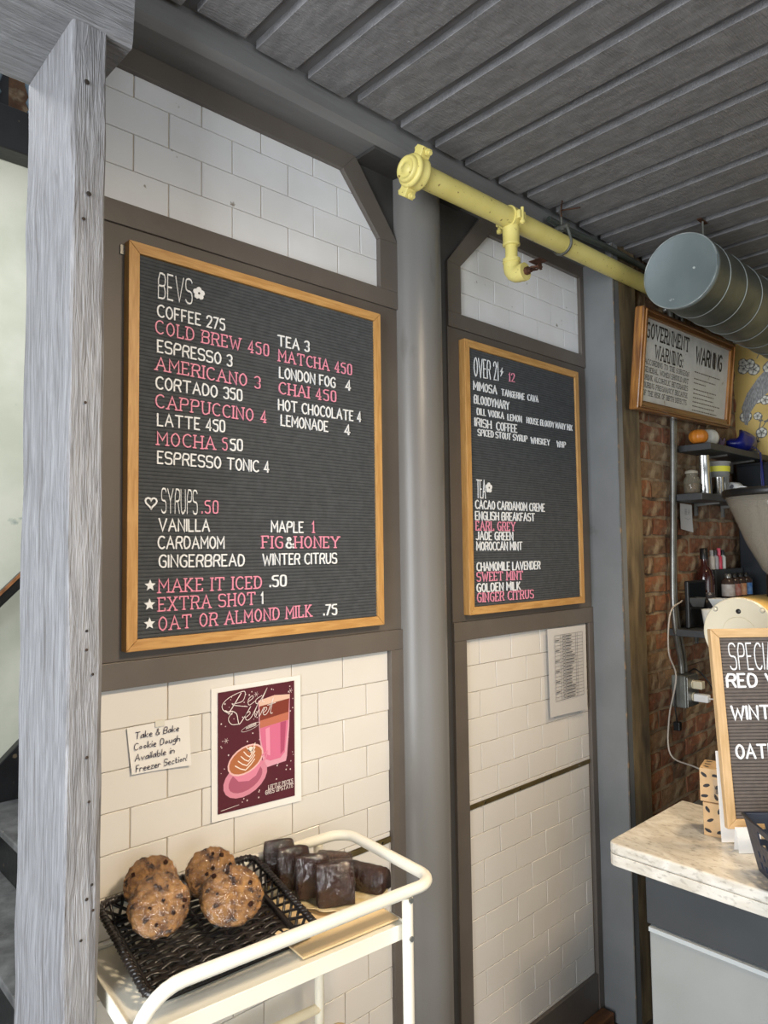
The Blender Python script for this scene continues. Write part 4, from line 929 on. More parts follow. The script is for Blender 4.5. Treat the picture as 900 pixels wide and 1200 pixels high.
cn = thing('plastic_container', 'clear plastic tub with yellow tape on the middle shelf', 'container', (2.985, -.178, .2085), local=True)
obj('tub', MB().lathe([(.042, 0), (.046, .004), (.058, .135), (.062, .138), (.061, .142), (.056, .140)], (0, 0, 0), 28), glassy('tub_plastic', (190, 192, 190), .5, .2), cn)
obj('tape', MB().lathe([(.0565, .100), (.0585, .122)], (0, 0, 0), 28, cap=False), M('yellow_tape', (222, 216, 70), rough=.5), cn)
obj('dark_contents', MB().lathe([(.040, .004), (.050, .095), (.0001, .098)], (0, 0, 0), 20), M('black_coffee_bags', (34, 34, 34), rough=.6), cn)
cu = thing('steel_cup', 'short steel cup in front of the plastic tub', 'cup', (2.905, -.222, .2085), local=True)
obj('body', MB().lathe([(.021, 0), (.023, .003), (.0235, .070), (.0245, .072), (.0225, .072), (.022, .066)], (0, 0, 0), 24), BRIGHT, cu)
obj('handle', MB().tube(bez([(.023, -.004, .055), (.040, -.008, .055), (.042, -.008, .025), (.024, -.004, .020)], 5), .0028, 6), BRIGHT, cu)
mg = thing('patterned_mug', 'white patterned mug lying on the middle shelf', 'mug', (3.10, -.205, .2085), local=True)
obj('body', MB().lathe([(.022, -.035), (.030, -.030), (.033, .030), (.031, .035), (.029, .030)], (0, 0, .034), 22, 'x'), M('mug_pattern', (222, 222, 220), (110, 112, 118), ns=30, rough=.3, lo=.55, hi=.6), mg)
obj('handle', MB().tube(bez([(-.012, -.030, .045), (-.012, -.052, .040), (.012, -.052, .036), (.014, -.030, .040)], 5), .004, 6), M('mug_pattern', (0, 0, 0)), mg)
nt_ = thing('wall_note', 'small white note hanging under the middle shelf on the bricks', 'note', (2.80, -.125, .06))
curl(nt_, 'sheet', [(2.765, .076), (2.872, .064), (2.872, .174), (2.767, .178)], PAPERG, -.1262, .002)
mb = MB(); text_flat(mb, 'BE', 2.804, .134, .022, 2.822, y=-.1285, hw=.08); text_flat(mb, 'A!', 2.83, .134, .022, 2.846, y=-.1285, hw=.08); stroke(mb, [(2.80, .121), (2.83, .114), (2.85, .120)], False, .0006, .0003, y=-.1285)
obj('faint_drawing', mb, M('faint_ink', (160, 158, 156), rough=.8), nt_)

# low shelf things
scr = thing('black_tablet', 'black tablet leaning upright on the low shelf beside the conduits', 'tablet', (2.70, -.19, -.3045))
obj('casing', MB().box(2.690, 2.850, -.180, -.165, -.3045, -.125), BLACK, scr, bevel=.004)
obj('screen', MB().box(2.697, 2.843, -.1815, -.1801, -.295, -.134), M('dark_glass', (14, 16, 18), rough=.06), scr)
def bowl(name, label, c, r0, r1, h, mat, n=24, cat='bowl'):
    return obj(name, MB().lathe([(.0001, 0), (r0, 0), (r0 * 1.05, .003), (r1, h), (r1 - .003, h), (r0 * .98, .006), (.0001, .005)], (0, 0, 0), n, cap=False), mat, label=label, cat=cat, local=c)
CER = M('white_ceramic', (222, 222, 216), rough=.25)
bowl('white_cup', 'plain white tapering cup on the low shelf', (2.752, -.232, -.3045), .020, .0295, .072, CER, cat='cup')
mb = MB(); 
def frustum(mb, c, a, b, h, t=.004):
    o = [(-a, -a, 0), (a, -a, 0), (a, a, 0), (-a, a, 0), (-b, -b, h), (b, -b, h), (b, b, h), (-b, b, h), (-b + t, -b + t, h), (b - t, -b + t, h), (b - t, b - t, h), (-b + t, b - t, h), (-a + t, -a + t, t), (a - t, -a + t, t), (a - t, a - t, t), (-a + t, a - t, t)]
    mb.add([(c[0] + x, c[1] + y, c[2] + z) for x, y, z in o], [(3, 2, 1, 0), (0, 1, 5, 4), (1, 2, 6, 5), (2, 3, 7, 6), (3, 0, 4, 7), (4, 5, 9, 8), (5, 6, 10, 9), (6, 7, 11, 10), (7, 4, 8, 11), (8, 9, 13, 12), (9, 10, 14, 13), (10, 11, 15, 14), (11, 8, 12, 15), (12, 13, 14, 15)])
    return mb
rs = thing('shelf_riser', 'small dark riser on the low shelf under the square bowl', 'riser', (2.90, -.215, -.3045))
obj('top_plate', MB().box(2.83, 2.955, -.25, -.195, -.243, -.236), SHM, rs, bevel=.002)
for x in (2.835, 2.945): obj('side', MB().box(x, x + .006, -.245, -.200, -.3045, -.2432), SHM, rs)
obj('square_bowl', frustum(MB(), (2.885, -.222, -.2355), .022, .036, .036), CER, bevel=.003, label='white square bowl on the small riser of the low shelf', cat='bowl')
def bottle(name, label, c, R, h, mat, cap, capmat, lab=None, labc=None, sh_=.62):
    t = thing(name, label, 'bottle', c, local=True)
    obj('glass', MB().lathe([(R * .95, 0), (R, .004), (R, h * sh_), (R * .82, h * (sh_ + .08)), (R * .36, h * (sh_ + .16)), (R * .33, h * (1 - cap))], (0, 0, 0), 20), mat, t)
    obj('cap', MB().lathe([(R * .42, h * (1 - cap)), (R * .42, h), (R * .3, h + .002)], (0, 0, 0), 16), capmat, t)
    if lab: obj('label', MB().lathe([(R * 1.015, h * lab[0]), (R * 1.015, h * lab[1])], (0, 0, 0), 20, cap=False), labc, t)
    return t
back = thing('bottle_rack', 'dark two-step rack of small bottles on the low shelf', 'rack', (3.10, -.16, -.3045))
obj('step', MB().box(2.905 + .06, 3.29, -.245, -.1190, -.3045, -.215), SHM, back, bevel=.002)
obj('step', MB().box(3.00, 3.29, -.16, -.1190, -.2145, -.090), SHM, back, bevel=.002)
bottle('spirit_bottle', 'dark red-brown spirit bottle with black cap behind the white bowls', (2.908, -.152, -.3045), .036, .302, M('dark_whiskey', (58, 22, 18), (40, 16, 14), ns=5, rough=.08, coat=.6), .14, BLACK, (.18, .42), M('dark_label', (52, 48, 50), (150, 140, 130), ns=60, rough=.6, lo=.55, hi=.6))
random.seed(15)
cols = [('clear', (196, 190, 180), (170, 170, 170)), ('silver', (170, 170, 172), (60, 60, 60)), ('pink', (206, 70, 92), (214, 90, 110)), ('white', (205, 205, 200), (40, 40, 44))]
for i, (n_, a, b) in enumerate(cols):
    x = 3.012 + i * .037
    bottle('small_bottle', 'small %s bottle, %s along the upper step of the low-shelf rack' % (n_, ('first', 'second', 'third', 'fourth')[i]), (x, -.140, -.0895), .014, .078 if i != 2 else .085, M('small_bottle_' + n_, a, rough=.2), .28, M('small_cap_' + n_, b, rough=.4), group='small bottles on the rack', sh_=.7) if False else None
    t = thing('small_bottle', 'small %s bottle, %s from the left on the upper step of the rack' % (n_, ('first', 'second', 'third', 'fourth')[i]), 'bottle', (x, -.140, -.0895), local=True, group='small bottles on the rack')
    obj('body', MB().lathe([(.012, 0), (.013, .003), (.013, .050), (.007, .058)], (0, 0, 0), 14), M('small_bottle_' + n_, a, rough=.2), t)
    obj('cap', MB().lathe([(.008, .058), (.008, .078 + (.008 if i == 2 else 0)), (.006, .08 + (.008 if i == 2 else 0))], (0, 0, 0), 12), M('small_cap_' + n_, b, rough=.4), t)
for i, (n_, a) in enumerate((('silver-lidded', (150, 140, 132)), ('red-labelled', (146, 76, 58)), ('orange-labelled', (176, 112, 64)), ('blue-labelled', (40, 96, 160)))):
    x = 3.005 + i * .062
    t = thing('syrup_bottle', '%s bottle, %s from the left on the lower step of the rack' % (n_, ('first', 'second', 'third', 'fourth')[i]), 'bottle', (x, -.205, -.2145), local=True, group='bottles on the rack lower step')
    obj('body', MB().lathe([(.023, 0), (.025, .003), (.025, .080), (.012, .092)], (0, 0, 0), 16), M('syrup_glass', (60, 46, 40), rough=.15), t)
    obj('cap', MB().lathe([(.013, .092), (.013, .106), (.010, .108)], (0, 0, 0), 12), STEEL if i == 0 else BLACK, t)
    obj('label', MB().lathe([(.0254, .018), (.0254, .066)], (0, 0, 0), 16, cap=False), M('syrup_label_%s' % n_[:4].strip('-'), a, tuple(int(v * .6 + 80) for v in a), ns=50, rough=.6), t)
# dark cabinet standing at the papered wall
dk = thing('black_cabinet', 'black cabinet against the yellow papered wall below the blossoms', 'cabinet', (3.34, -.55, -1.62))
obj('carcass', MB().box(3.312, 3.404, -.98, -.140, -1.62, .372), M('near_black_panel', (26, 28, 31), rough=.35), dk, bevel=.004)
obj('door', MB().box(3.300, 3.3115, -.56, -.146, -.30, .36), M('near_black_door', (36, 40, 44), rough=.25), dk, bevel=.003)
obj('door', MB().box(3.300, 3.3115, -.97, -.566, -.30, .36), M('near_black_door', (36, 40, 44)), dk, bevel=.003)
obj('door_handle', MB().box(3.290, 3.2995, -.55, -.54, -.05, .10), STEEL, dk)

# ---------------------------------------------------------------- counter
FX, LY = 1.576, -.455
mb = MB(); r = .022
outl = [(FX + .404, LY), (FX + r, LY)] + [(FX + r - r * sin(a), LY - r + r * cos(a)) for a in (.4, .8, 1.2)] + [(FX, LY - r), (FX, -2.4), (FX + .404, -2.4)]
wt = thing('marble_worktop', 'thick white marble counter top with rounded front corner', 'worktop', (1.78, -1.45, -.752))
obj('slab', MB().prism(outl, 'z', -.7255, -.700), MARBLE, wt, bevel=.005, seg=3)
obj('slab', MB().prism(outl, 'z', -.752, -.7258), MARBLE, wt, bevel=.0012)
ct = thing('counter_cabinet', 'dark slate counter base with grey panels under the marble top', 'counter', (1.79, -1.45, -1.62))
obj('carcass', MB().box(1.612, 1.960, -2.35, -.545, -1.62, -.7525), M('carcass_black', (30, 30, 31), rough=.6), ct)
obj('apron', MB().box(1.600, 1.6115, -2.35, -.538, -.868, -.7530), CABG, ct, bevel=.002)
for i, (a, b) in enumerate(((-1.14, -.545), (-1.745, -1.147), (-2.35, -1.752))):
    d = obj('panel', MB().box(1.598, 1.6115, a, b, -1.56, -.882), FRIDGE, ct, bevel=.003)
    obj('panel_top_trim', MB().box(1.594, 1.6105, a, b, -.8815, -.872), M('bright_panel_trim', (196, 202, 204), rough=.3, metal=.3), ct)
bc = thing('back_counter', 'steel back counter behind the marble top', 'counter', (2.35, -1.5, -1.62))
obj('top', MB().box(2.01, 2.70, -2.3, -.47, -.745, -.712), CABG, bc, bevel=.004)
obj('base', MB().box(2.03, 2.68, -2.25, -.48, -1.62, -.7355), CABG, bc)

# easel letter board facing the customers
e3 = thing('counter_letter_board', 'pale oak letter board of specials propped on the marble counter', 'letter board', (1.7405, -.6745, -.6570), rot=(rad(-6.6), 0, rad(-43)), local=True)
W3, H3, F3 = .36, .462, .0215
for pl, m in (([(0, H3), (W3, H3), (W3 - F3, H3 - F3), (F3, H3 - F3)], OAKH3), ([(0, 0), (F3, F3), (W3 - F3, F3), (W3, 0)], OAKH3), ([(0, .0006), (0, H3 - .0006), (F3, H3 - F3 - .0006), (F3, F3 + .0006)], OAKV3), ([(W3, .0006), (W3 - F3, F3 + .0006), (W3 - F3, H3 - F3 - .0006), (W3, H3 - .0006)], OAKV3)):
    obj('frame_rail', MB().prism(pl, 'y', 0, .018), m, e3, bevel=.0015)
mb = MB(); n = 54; p = (H3 - 2 * F3) / n; vs = []
for i in range(n):
    for dz, yy in ((0, .0065), (.15, .0050), (.5, .0044), (.84, .0050), (.93, .0070), (.94, .0095), (.99, .0095)):
        vs += [(F3 - .002, yy, F3 + (i + dz) * p), (W3 - F3 + .002, yy, F3 + (i + dz) * p)]
mb.add(vs, [(2 * i, 2 * i + 1, 2 * i + 3, 2 * i + 2) for i in range(len(vs) // 2 - 1)])
mb.box(F3 - .004, W3 - F3 + .004, .0105, .017, F3 * .6, H3 - F3 * .6)
obj('felt_panel', mb, FELTB, e3)
STY['x'] = (.030, .0024, False, WHITEP); STY['y'] = (.062, .0019, False, WHITEP)
off0 = Vector((0, 0, 0)); kx = .0046
def l3(t, st, x, z, per): return (t, st, x, z, x + per * (sum(advance(c) for c in t) - 1.9), z, 0)
letters(e3, [l3('SPECIALS', 'y', .0430, .3640, .0031), l3('RED VELVET', 'x', .0310, .3230, .0040), l3('WINTER', 'x', .0350, .2480, .0037), l3('OATN', 'x', .0380, .1580, .0034)], .0046, off0)
obj('easel_leg', MB().box(.050, .066, .0005, .012, -.0415, -.0008), OAKV3, e3)
obj('easel_leg', MB().box(.294, .310, .0005, .012, -.0415, -.0008), OAKV3, e3)
obj('rear_prop', MB().box(.16, .20, .060, .066, -.028, .24, Matrix.Rotation(rad(8.5), 3, 'X'), (.18, .063, .0)), OAKV3, e3)
cw = thing('folded_card', 'white folded card standing under the pale oak letter board', 'card', (1.742, -.714, -.6995), rot=(0, 0, rad(-43)), local=True)
obj('leaf', MB().box(-.020, .034, -.0005, .0005, 0, .056, Matrix.Rotation(rad(-8), 3, 'X')), PAPER, cw)
obj('leaf', MB().box(-.020, .034, .0145, .0155, 0, .054, Matrix.Rotation(rad(8), 3, 'X')), PAPER, cw)
wc = obj('white_card', MB().box(0, .05, 0, .001, 0, .21), PAPER, label='tall white card tucked behind the left edge of the pale oak board', cat='card', local=(1.757, -.652, -.6980), rot=(rad(-4), 0, rad(-43)))

def spotbox(label, loc, rz, w, d, h, seed, lid=False):
    t = thing('kraft_box', label, 'box', loc, rot=(0, 0, rad(rz)), local=True)
    obj('carton', MB().box(0, w, 0, d, 0, h), KRAFT, t, bevel=.0015)
    random.seed(seed); mb = MB()
    def blot(c, u, v, nrm, R):
        a = random.uniform(-.7, .7) + (1.57 if random.random() < .3 else 0); q = []
        for k in range(10):
            t_ = 2 * pi * k / 10; x = cos(t_) * R * random.uniform(.85, 1.1); y = sin(t_) * R * .45 * random.uniform(.85, 1.15)
            q.append(Vector(c) + Vector(u) * (x * cos(a) - y * sin(a)) + Vector(v) * (x * sin(a) + y * cos(a)) + Vector(nrm) * .0006)
        mb.add(q, [tuple(range(10))])
    for i in range(3):
        for j in range(2):
            blot((w * (.26 + .48 * j + .1 * (i % 2)) - .004, 0, h * (.17 + .32 * i)), (1, 0, 0), (0, 0, 1), (0, -1, 0), .0085)
        for j in range(3):
            blot((0, d * (.18 + .3 * j), h * (.17 + .32 * i)), (0, 1, 0), (0, 0, 1), (-1, 0, 0), .0085)
        for j in range(2):
            blot((w * (.25 + .5 * j), d * (.2 + .3 * i), h), (1, 0, 0), (0, 1, 0), (0, 0, 1), .0085)
    obj('ink_blots', mb, INK, t)
    return t
spotbox('lower kraft box with black blots on the marble counter', (1.776, -.602, -.6995), -80, .056, .09, .079, 3)
sb2 = spotbox('upper kraft box with black blots stacked on the lower one', (1.779, -.595, -.6198), -76, .054, .08, .080, 5)
mb = MB()
for k in range(6): mb.box(.034 + k * .0026, .034 + k * .0026 + random.choice((.0012, .002)), -.0008, -.0002, .022, .042)
obj('barcode_label', MB().box(.030, .052, -.0006, -.0001, .010, .056), M('label_tan', (176, 150, 118), rough=.7), sb2); obj('barcode', mb, INK, sb2)

# navy plastic basket
nb = thing('plastic_basket', 'navy blue slotted plastic basket on the marble counter', 'basket', (1.668, -.765, -.6995), rot=(0, 0, rad(-47)), local=True)
# local x right, y away; back-left bottom corner at origin, basket comes toward -y
BW, BD, BH, FL = .20, .17, .112, .020
def side(mb, p0, p1, q0, q1, cols, holes, t=.003):
    # bilinear wall from bottom p0-p1 to top q0-q1 with rectangular holes given in (u0,u1,v0,v1)
    p0, p1, q0, q1 = map(Vector, (p0, p1, q0, q1)); us = sorted(set([0, 1] + [h[0] for h in holes] + [h[1] for h in holes])); vs_ = sorted(set([0, 1] + [h[2] for h in holes] + [h[3] for h in holes]))
    nrm = (p1 - p0).cross(q0 - p0).normalized() * t
    F = lambda u, v: (p0 * (1 - u) + p1 * u) * (1 - v) + (q0 * (1 - u) + q1 * u) * v
    for i in range(len(us) - 1):
        for j in range(len(vs_) - 1):
            um, vm = (us[i] + us[i + 1]) / 2, (vs_[j] + vs_[j + 1]) / 2
            if any(h[0] < um < h[1] and h[2] < vm < h[3] for h in holes): continue
            c = [F(us[i], vs_[j]), F(us[i + 1], vs_[j]), F(us[i + 1], vs_[j + 1]), F(us[i], vs_[j + 1])]
            mb.add(c + [x + nrm for x in c], [(0, 1, 2, 3), (7, 6, 5, 4), (0, 4, 5, 1), (1, 5, 6, 2), (2, 6, 7, 3), (3, 7, 4, 0)])
A = [(0, 0, 0), (BW, 0, 0), (BW, -BD, 0), (0, -BD, 0)]; B = [(-FL, FL, BH), (BW + FL, FL, BH), (BW + FL, -BD - FL, BH), (-FL, -BD - FL, BH)]
slots = [(u, u + .11, v, v + .10) for u in (.06, .22, .38, .54, .70, .86 - .02) for v in (.55, .73)] 
low = [(u, u + .05, v, v + .12) for u in (.08, .20, .32, .44, .56, .68, .80) for v in (.12, .32)]
for k in range(4):
    mb = MB(); hs = slots + low if k in (0, 2) else low + [(.28, .72, .62, .86)]
    side(mb, A[k], A[(k + 1) % 4], B[k], B[(k + 1) % 4], 0, hs); obj('slotted_side', mb, NAVY, nb)
obj('base', MB().box(.001, BW - .001, -BD + .001, -.001, 0, .003), NAVY, nb)
mb = MB(); mb.tube([Vector(b) for b in B], .0045, 8, closed=True); obj('rim', mb, NAVY, nb)

# coffee grinder behind the board
gr = thing('coffee_grinder', 'cream enamelled coffee grinder with large smoky hopper behind the counter board', 'grinder', (2.36, -.54, -.71))
gx, gy, gz, gR = 2.209, -.5405, -.2525, .1045
obj('barrel', MB().lathe([(gR * .985, gx + .012), (gR, gx + .018), (gR * 1.0, gx + .12), (gR * .96, gx + .32), (gR * .8, gx + .34)], (0, gy, gz), 56, 'x'), CREAMY, gr)
fc = obj('front_flange', MB().lathe([(.0001, gx - .0005), (.046, gx - .0005), (.0468, gx + .0012), (.0476, gx - .0003), (gR * .975, gx), (gR * 1.0, gx + .003), (gR, gx + .0115)], (0, gy, gz), 56, 'x', smooth=False, cap=False), CREAM, gr)
for (y, z, r_, m) in ((-.4745, -.1848, .0075, CREAM), (-.6078, -.1830, .0075, CREAM), (-.4745, -.320, .0075, CREAM), (-.6078, -.320, .0075, CREAM)):
    mb = MB(); mb.lathe([(.0001, gx - .004), (r_ * .75, gx - .004), (r_ * .8, gx - .002)], (0, y, z), 12, 'x', cap=False); obj('screw', mb, m, fc)
    mb = MB(); mb.lathe([(r_ * .82, gx - .0006), (r_, gx - .0008)], (0, y, z), 14, 'x', cap=False); obj('screw_ring', mb, STEEL, fc)
obj('sight_hole', MB().lathe([(.0001, gx - .0012), (.0068, gx - .0012), (.0075, gx - .0002)], (0, -.5408, -.1889), 16, 'x', cap=False), BLACK, fc)
hx, hy = 2.395, -.600
obj('hopper', MB().lathe([(.030, -.150), (.032, -.090), (.050, -.068), (.072, -.025), (.094, .020), (.113, .070), (.132, .120), (.148, .158), (.145, .158), (.129, .120), (.110, .070), (.091, .020), (.069, -.022), (.045, -.062)], (hx, hy, 0), 48, cap=False), glassy('smoky_hopper', (158, 150, 136), .48, .10), gr)
obj('hopper_lid', MB().lathe([(.0001, .183), (.152, .181), (.156, .176), (.156, .160), (.152, .157), (.0001, .157)], (hx, hy, 0), 48, cap=False), BLACK, gr)
obj('throat', MB().lathe([(.040, -.16), (.040, -.085)], (hx, hy, 0), 24), BLACK, gr)
obj('pedestal', MB().box(gx + .06, gx + .26, gy - .07, gy + .07, -.7115, gz - .07), CREAMY, gr, bevel=.01)

# ---------------------------------------------------------------- serving cart
ca = rad(-5.3); U_ = Vector((-cos(ca), -sin(ca), 0)); V_ = Vector((sin(ca), -cos(ca), 0))   # leftwards, towards the room
A0 = Vector((1.068, -.086, -.640))
def CP(u, v, z): p = A0 + U_ * u + V_ * v; return (p.x, p.y, z)
ctt = thing('serving_cart', 'cream white metal serving cart standing against the tiled wall', 'cart', (.80, -.23, -1.62))
LU, LV, RR = .585, .312, .045
def arcp(cu, cv, a0, a1, r, z, n=6): return [CP(cu + r * cos(a0 + (a1 - a0) * k / n), cv + r * sin(a0 + (a1 - a0) * k / n), z) for k in range(n + 1)]
zr = -.640; rr = .0112
def downcurve(v):  # left legs: tube bends down at the left end
    c = LU - .075
    return [CP(c + .075 * sin(a), v, zr - .075 + .075 * cos(a)) for a in [pi / 2 * k / 8 for k in range(9)]]
path = [CP(LU, 0, -1.55)] + downcurve(0)[::-1] + [CP(.3, 0, zr)] + arcp(RR, RR, -pi / 2, -pi, RR, zr) + arcp(RR, LV - RR, pi, pi / 2, RR, zr) + [CP(.3, LV, zr)] + downcurve(LV) + [CP(LU, LV, -1.55)]
obj('top_rail', MB().tube(path, rr, 14), CARTW, ctt)
for v, d in ((0, 1), (LV, -1)):
    lg = obj('leg', MB().tube([CP(.073, v, zr - .0105), CP(.073, v, -1.55)], .0108, 12, flat=1.0), CARTW, ctt)
    for z in ((-.652, -.722)):
        p = Vector(CP(.073, v, z)); q = V_ * (1 if d < 0 else -1)
        obj('bolt', MB().tube([p + q * .009, p + q * .0135], .0050, 10), STEEL, lg)
for zt, nm in ((-.704, 'top_tray'), (-1.06, 'middle_tray'), (-1.42, 'bottom_tray')):
    mb = MB(); u0, u1, v0, v1 = .062, LU - .006, .014, LV - .014
    c = [CP(u0, v0, 0), CP(u1, v0, 0), CP(u1, v1, 0), CP(u0, v1, 0)]; ci = [CP(u0 + .004, v0 + .004, 0), CP(u1 - .004, v0 + .004, 0), CP(u1 - .004, v1 - .004, 0), CP(u0 + .004, v1 - .004, 0)]
    P_ = lambda q, z: (q[0], q[1], z)
    vs = [P_(q, zt - .004) for q in ci] + [P_(q, zt) for q in ci] + [P_(q, zt) for q in c] + [P_(q, zt - .029) for q in c] + [P_(q, zt - .029) for q in ci] + [P_(q, zt - .008) for q in ci]
    fs = [(0, 1, 2, 3)]
    for l in range(5):
        fs += [(l * 4 + k, l * 4 + (k + 1) % 4, (l + 1) * 4 + (k + 1) % 4, (l + 1) * 4 + k) for k in range(4)]
    fs.append((23, 22, 21, 20)); mb.add(vs, fs); obj(nm, mb, CARTW, ctt, bevel=.0015)
obj('rear_bar', MB().tube([CP(.073, .0, -1.000), CP(LU, .0, -1.000)], .0105, 10), M('warm_lit_bar', (226, 214, 184), rough=.4), ctt)  # warm light on the rear bar is put into its creamier colour
for u, v in ((.073, 0), (LU, 0), (.073, LV), (LU, LV)):
    p = Vector(CP(u, v, -1.59)); cs_ = obj('caster', MB().lathe([(.029, -.009), (.030, -.006), (.030, .006), (.029, .009)], (p.x, p.y, -1.59), 18, 'y'), BLACK, ctt)
    obj('fork', MB().box(p.x - .012, p.x + .012, p.y - .0125, p.y + .0125, -1.575, -1.548), STEEL, cs_)
for (x, y, lb) in ((.90, -.095, 'beige rounded canister on the middle tray of the cart, nearer the post'), (1.005, -.135, 'beige rounded canister on the middle tray of the cart, nearer the column')):
    obj('canister', MB().lathe([(.021, 0), (.022, .003), (.022, .034), (.019, .041), (.012, .044), (.0001, .0445)], (0, 0, 0), 20), M('beige_canister', (192, 166, 120), rough=.4), label=lb, cat='canister', local=(x, y, -1.0640 + .0005))
board_ = MB(); q = [CP(u, v, 0) for u, v in ((.072, .045), (.283, .045), (.283, .282), (.072, .282))]
board_.prism([(a[0], a[1]) for a in q], 'z', -.7035, -.7000)
obj('kraft_sheet', board_, M('kraft_tan', (224, 198, 154), rough=.7), label='tan cardboard sheet on the right of the cart tray', cat='cardboard')
# scalloped gold doily plate
mb = MB(); dc = (.955, -.200); n = 96
ring = [(dc[0] + (.098 + .004 * abs(sin(k * pi / 6)) * 1.4) * cos(2 * pi * k / n), dc[1] + (.098 + .004 * abs(sin(k * pi / 6)) * 1.4) * sin(2 * pi * k / n)) for k in range(n)]
inn = [(dc[0] + .074 * cos(2 * pi * k / n), dc[1] + .074 * sin(2 * pi * k / n)) for k in range(n)]
vs = [(x, y, -.6880) for x, y in ring] + [(x, y, -.6955) for x, y in inn] + [(x, y, -.6985) for x, y in inn] + [(x, y, -.6900) for x, y in ring]
fs = [(k + a * n, (k + 1) % n + a * n, (k + 1) % n + (a + 1) * n, k + (a + 1) * n) for a in (0, 2) for k in range(n)] + [(k, (k + 1) % n, (k + 1) % n + 3 * n, k + 3 * n) for k in range(n)] + [tuple(range(n, 2 * n)), tuple(range(3 * n - 1, 2 * n - 1, -1))]
mb.add(vs, fs)
obj('cake_plate', mb, M('pale_plate', (226, 212, 176), (206, 184, 134), ns=60, rough=.5, bump=.5, bs=60), label='scalloped gold-edged cake plate under the brownies', cat='plate')

# black woven tray basket; local frame at its own middle, then tilted onto the back rail
bt = thing('woven_basket', 'black woven tray basket leaning on the back rail of the cart', 'basket', (.667, -.178, -.667), rot=(rad(12.2), 0, rad(-3.5)), local=True)
hw_, hd_ = .150, .116
random.seed(31); mb = MB()
N_ = 23
for j in range(N_):
    y = -hd_ * .86 + (2 * hd_ * .86) * j / (N_ - 1); pts = []
    for k in range(41):
        x = -hw_ * .9 + 2 * hw_ * .9 * k / 40
        pts.append((x, y + .0018 * sin(k * .9 + j), -.022 + .0034 * sin(k * pi / 5 + (pi if j % 2 else 0))))
    mb.tube(pts, .0058, 6, flat=.5)
obj('woven_floor', mb, WICK, bt, kind='stuff')
mb = MB()
for i in range(9):
    x = -hw_ * .8 + 2 * hw_ * .8 * i / 8; mb.tube([(x, -hd_ * .88, -.022), (x, 0, -.0225), (x, hd_ * .88, -.022)], .0035, 6)
obj('floor_stakes', mb, WICK, bt, kind='stuff')
def rr_rect(hx_, hy_, r, z, n=5):
    out = []
    for cx_, cy_, a0 in ((hx_ - r, hy_ - r, 0), (-hx_ + r, hy_ - r, pi / 2), (-hx_ + r, -hy_ + r, pi), (hx_ - r, -hy_ + r, 3 * pi / 2)):
        out += [Vector((cx_ + r * cos(a0 + pi / 2 * k / n), cy_ + r * sin(a0 + pi / 2 * k / n), z)) for k in range(n + 1)]
    return out
def resample(P, m):
    P = P + [P[0]]; L = [0]
    for i in range(1, len(P)): L.append(L[-1] + (P[i] - P[i - 1]).length)
    out = []; j = 0
    for k in range(m):
        d = L[-1] * k / m
        while L[j + 1] < d: j += 1
        t = (d - L[j]) / max(1e-9, L[j + 1] - L[j]); out.append(P[j] * (1 - t) + P[j + 1] * t)
    return out
core = resample(rr_rect(hw_ + .008, hd_ + .008, .022, .012), 300)
mb = MB(); mb.tube(core, .0062, 8, closed=True)
for ph in (0, pi):
    pts = []
    for k, p in enumerate(core):
        a = k * 2 * pi / 5.0 + ph; t = (core[(k + 1) % 300] - core[k - 1]).normalized(); x = t.cross(Vector((0, 0, 1))).normalized()
        pts.append(p + x * cos(a) * .0052 + Vector((0, 0, 1)) * sin(a) * .0052)
    mb.tube(pts, .0030, 5, closed=True)
obj('braided_rim', mb, WICK, bt)
lo_ = resample(rr_rect(hw_ * .90, hd_ * .90, .018, -.020), 88); hi_ = resample(rr_rect(hw_ + .006, hd_ + .006, .022, .010), 88)
mb = MB()
for k in range(0, 88, 2):
    mb.tube([lo_[k], hi_[(k + 3) % 88]], .0030, 5); mb.tube([lo_[k], hi_[(k - 3) % 88]], .0030, 5)
obj('side_stakes', mb, WICK, bt, kind='stuff')
mb = MB(); mb.tube(resample(rr_rect(hw_ * .92, hd_ * .92, .018, -.016), 80), .0055, 7, closed=True); obj('lower_band', mb, WICK, bt)

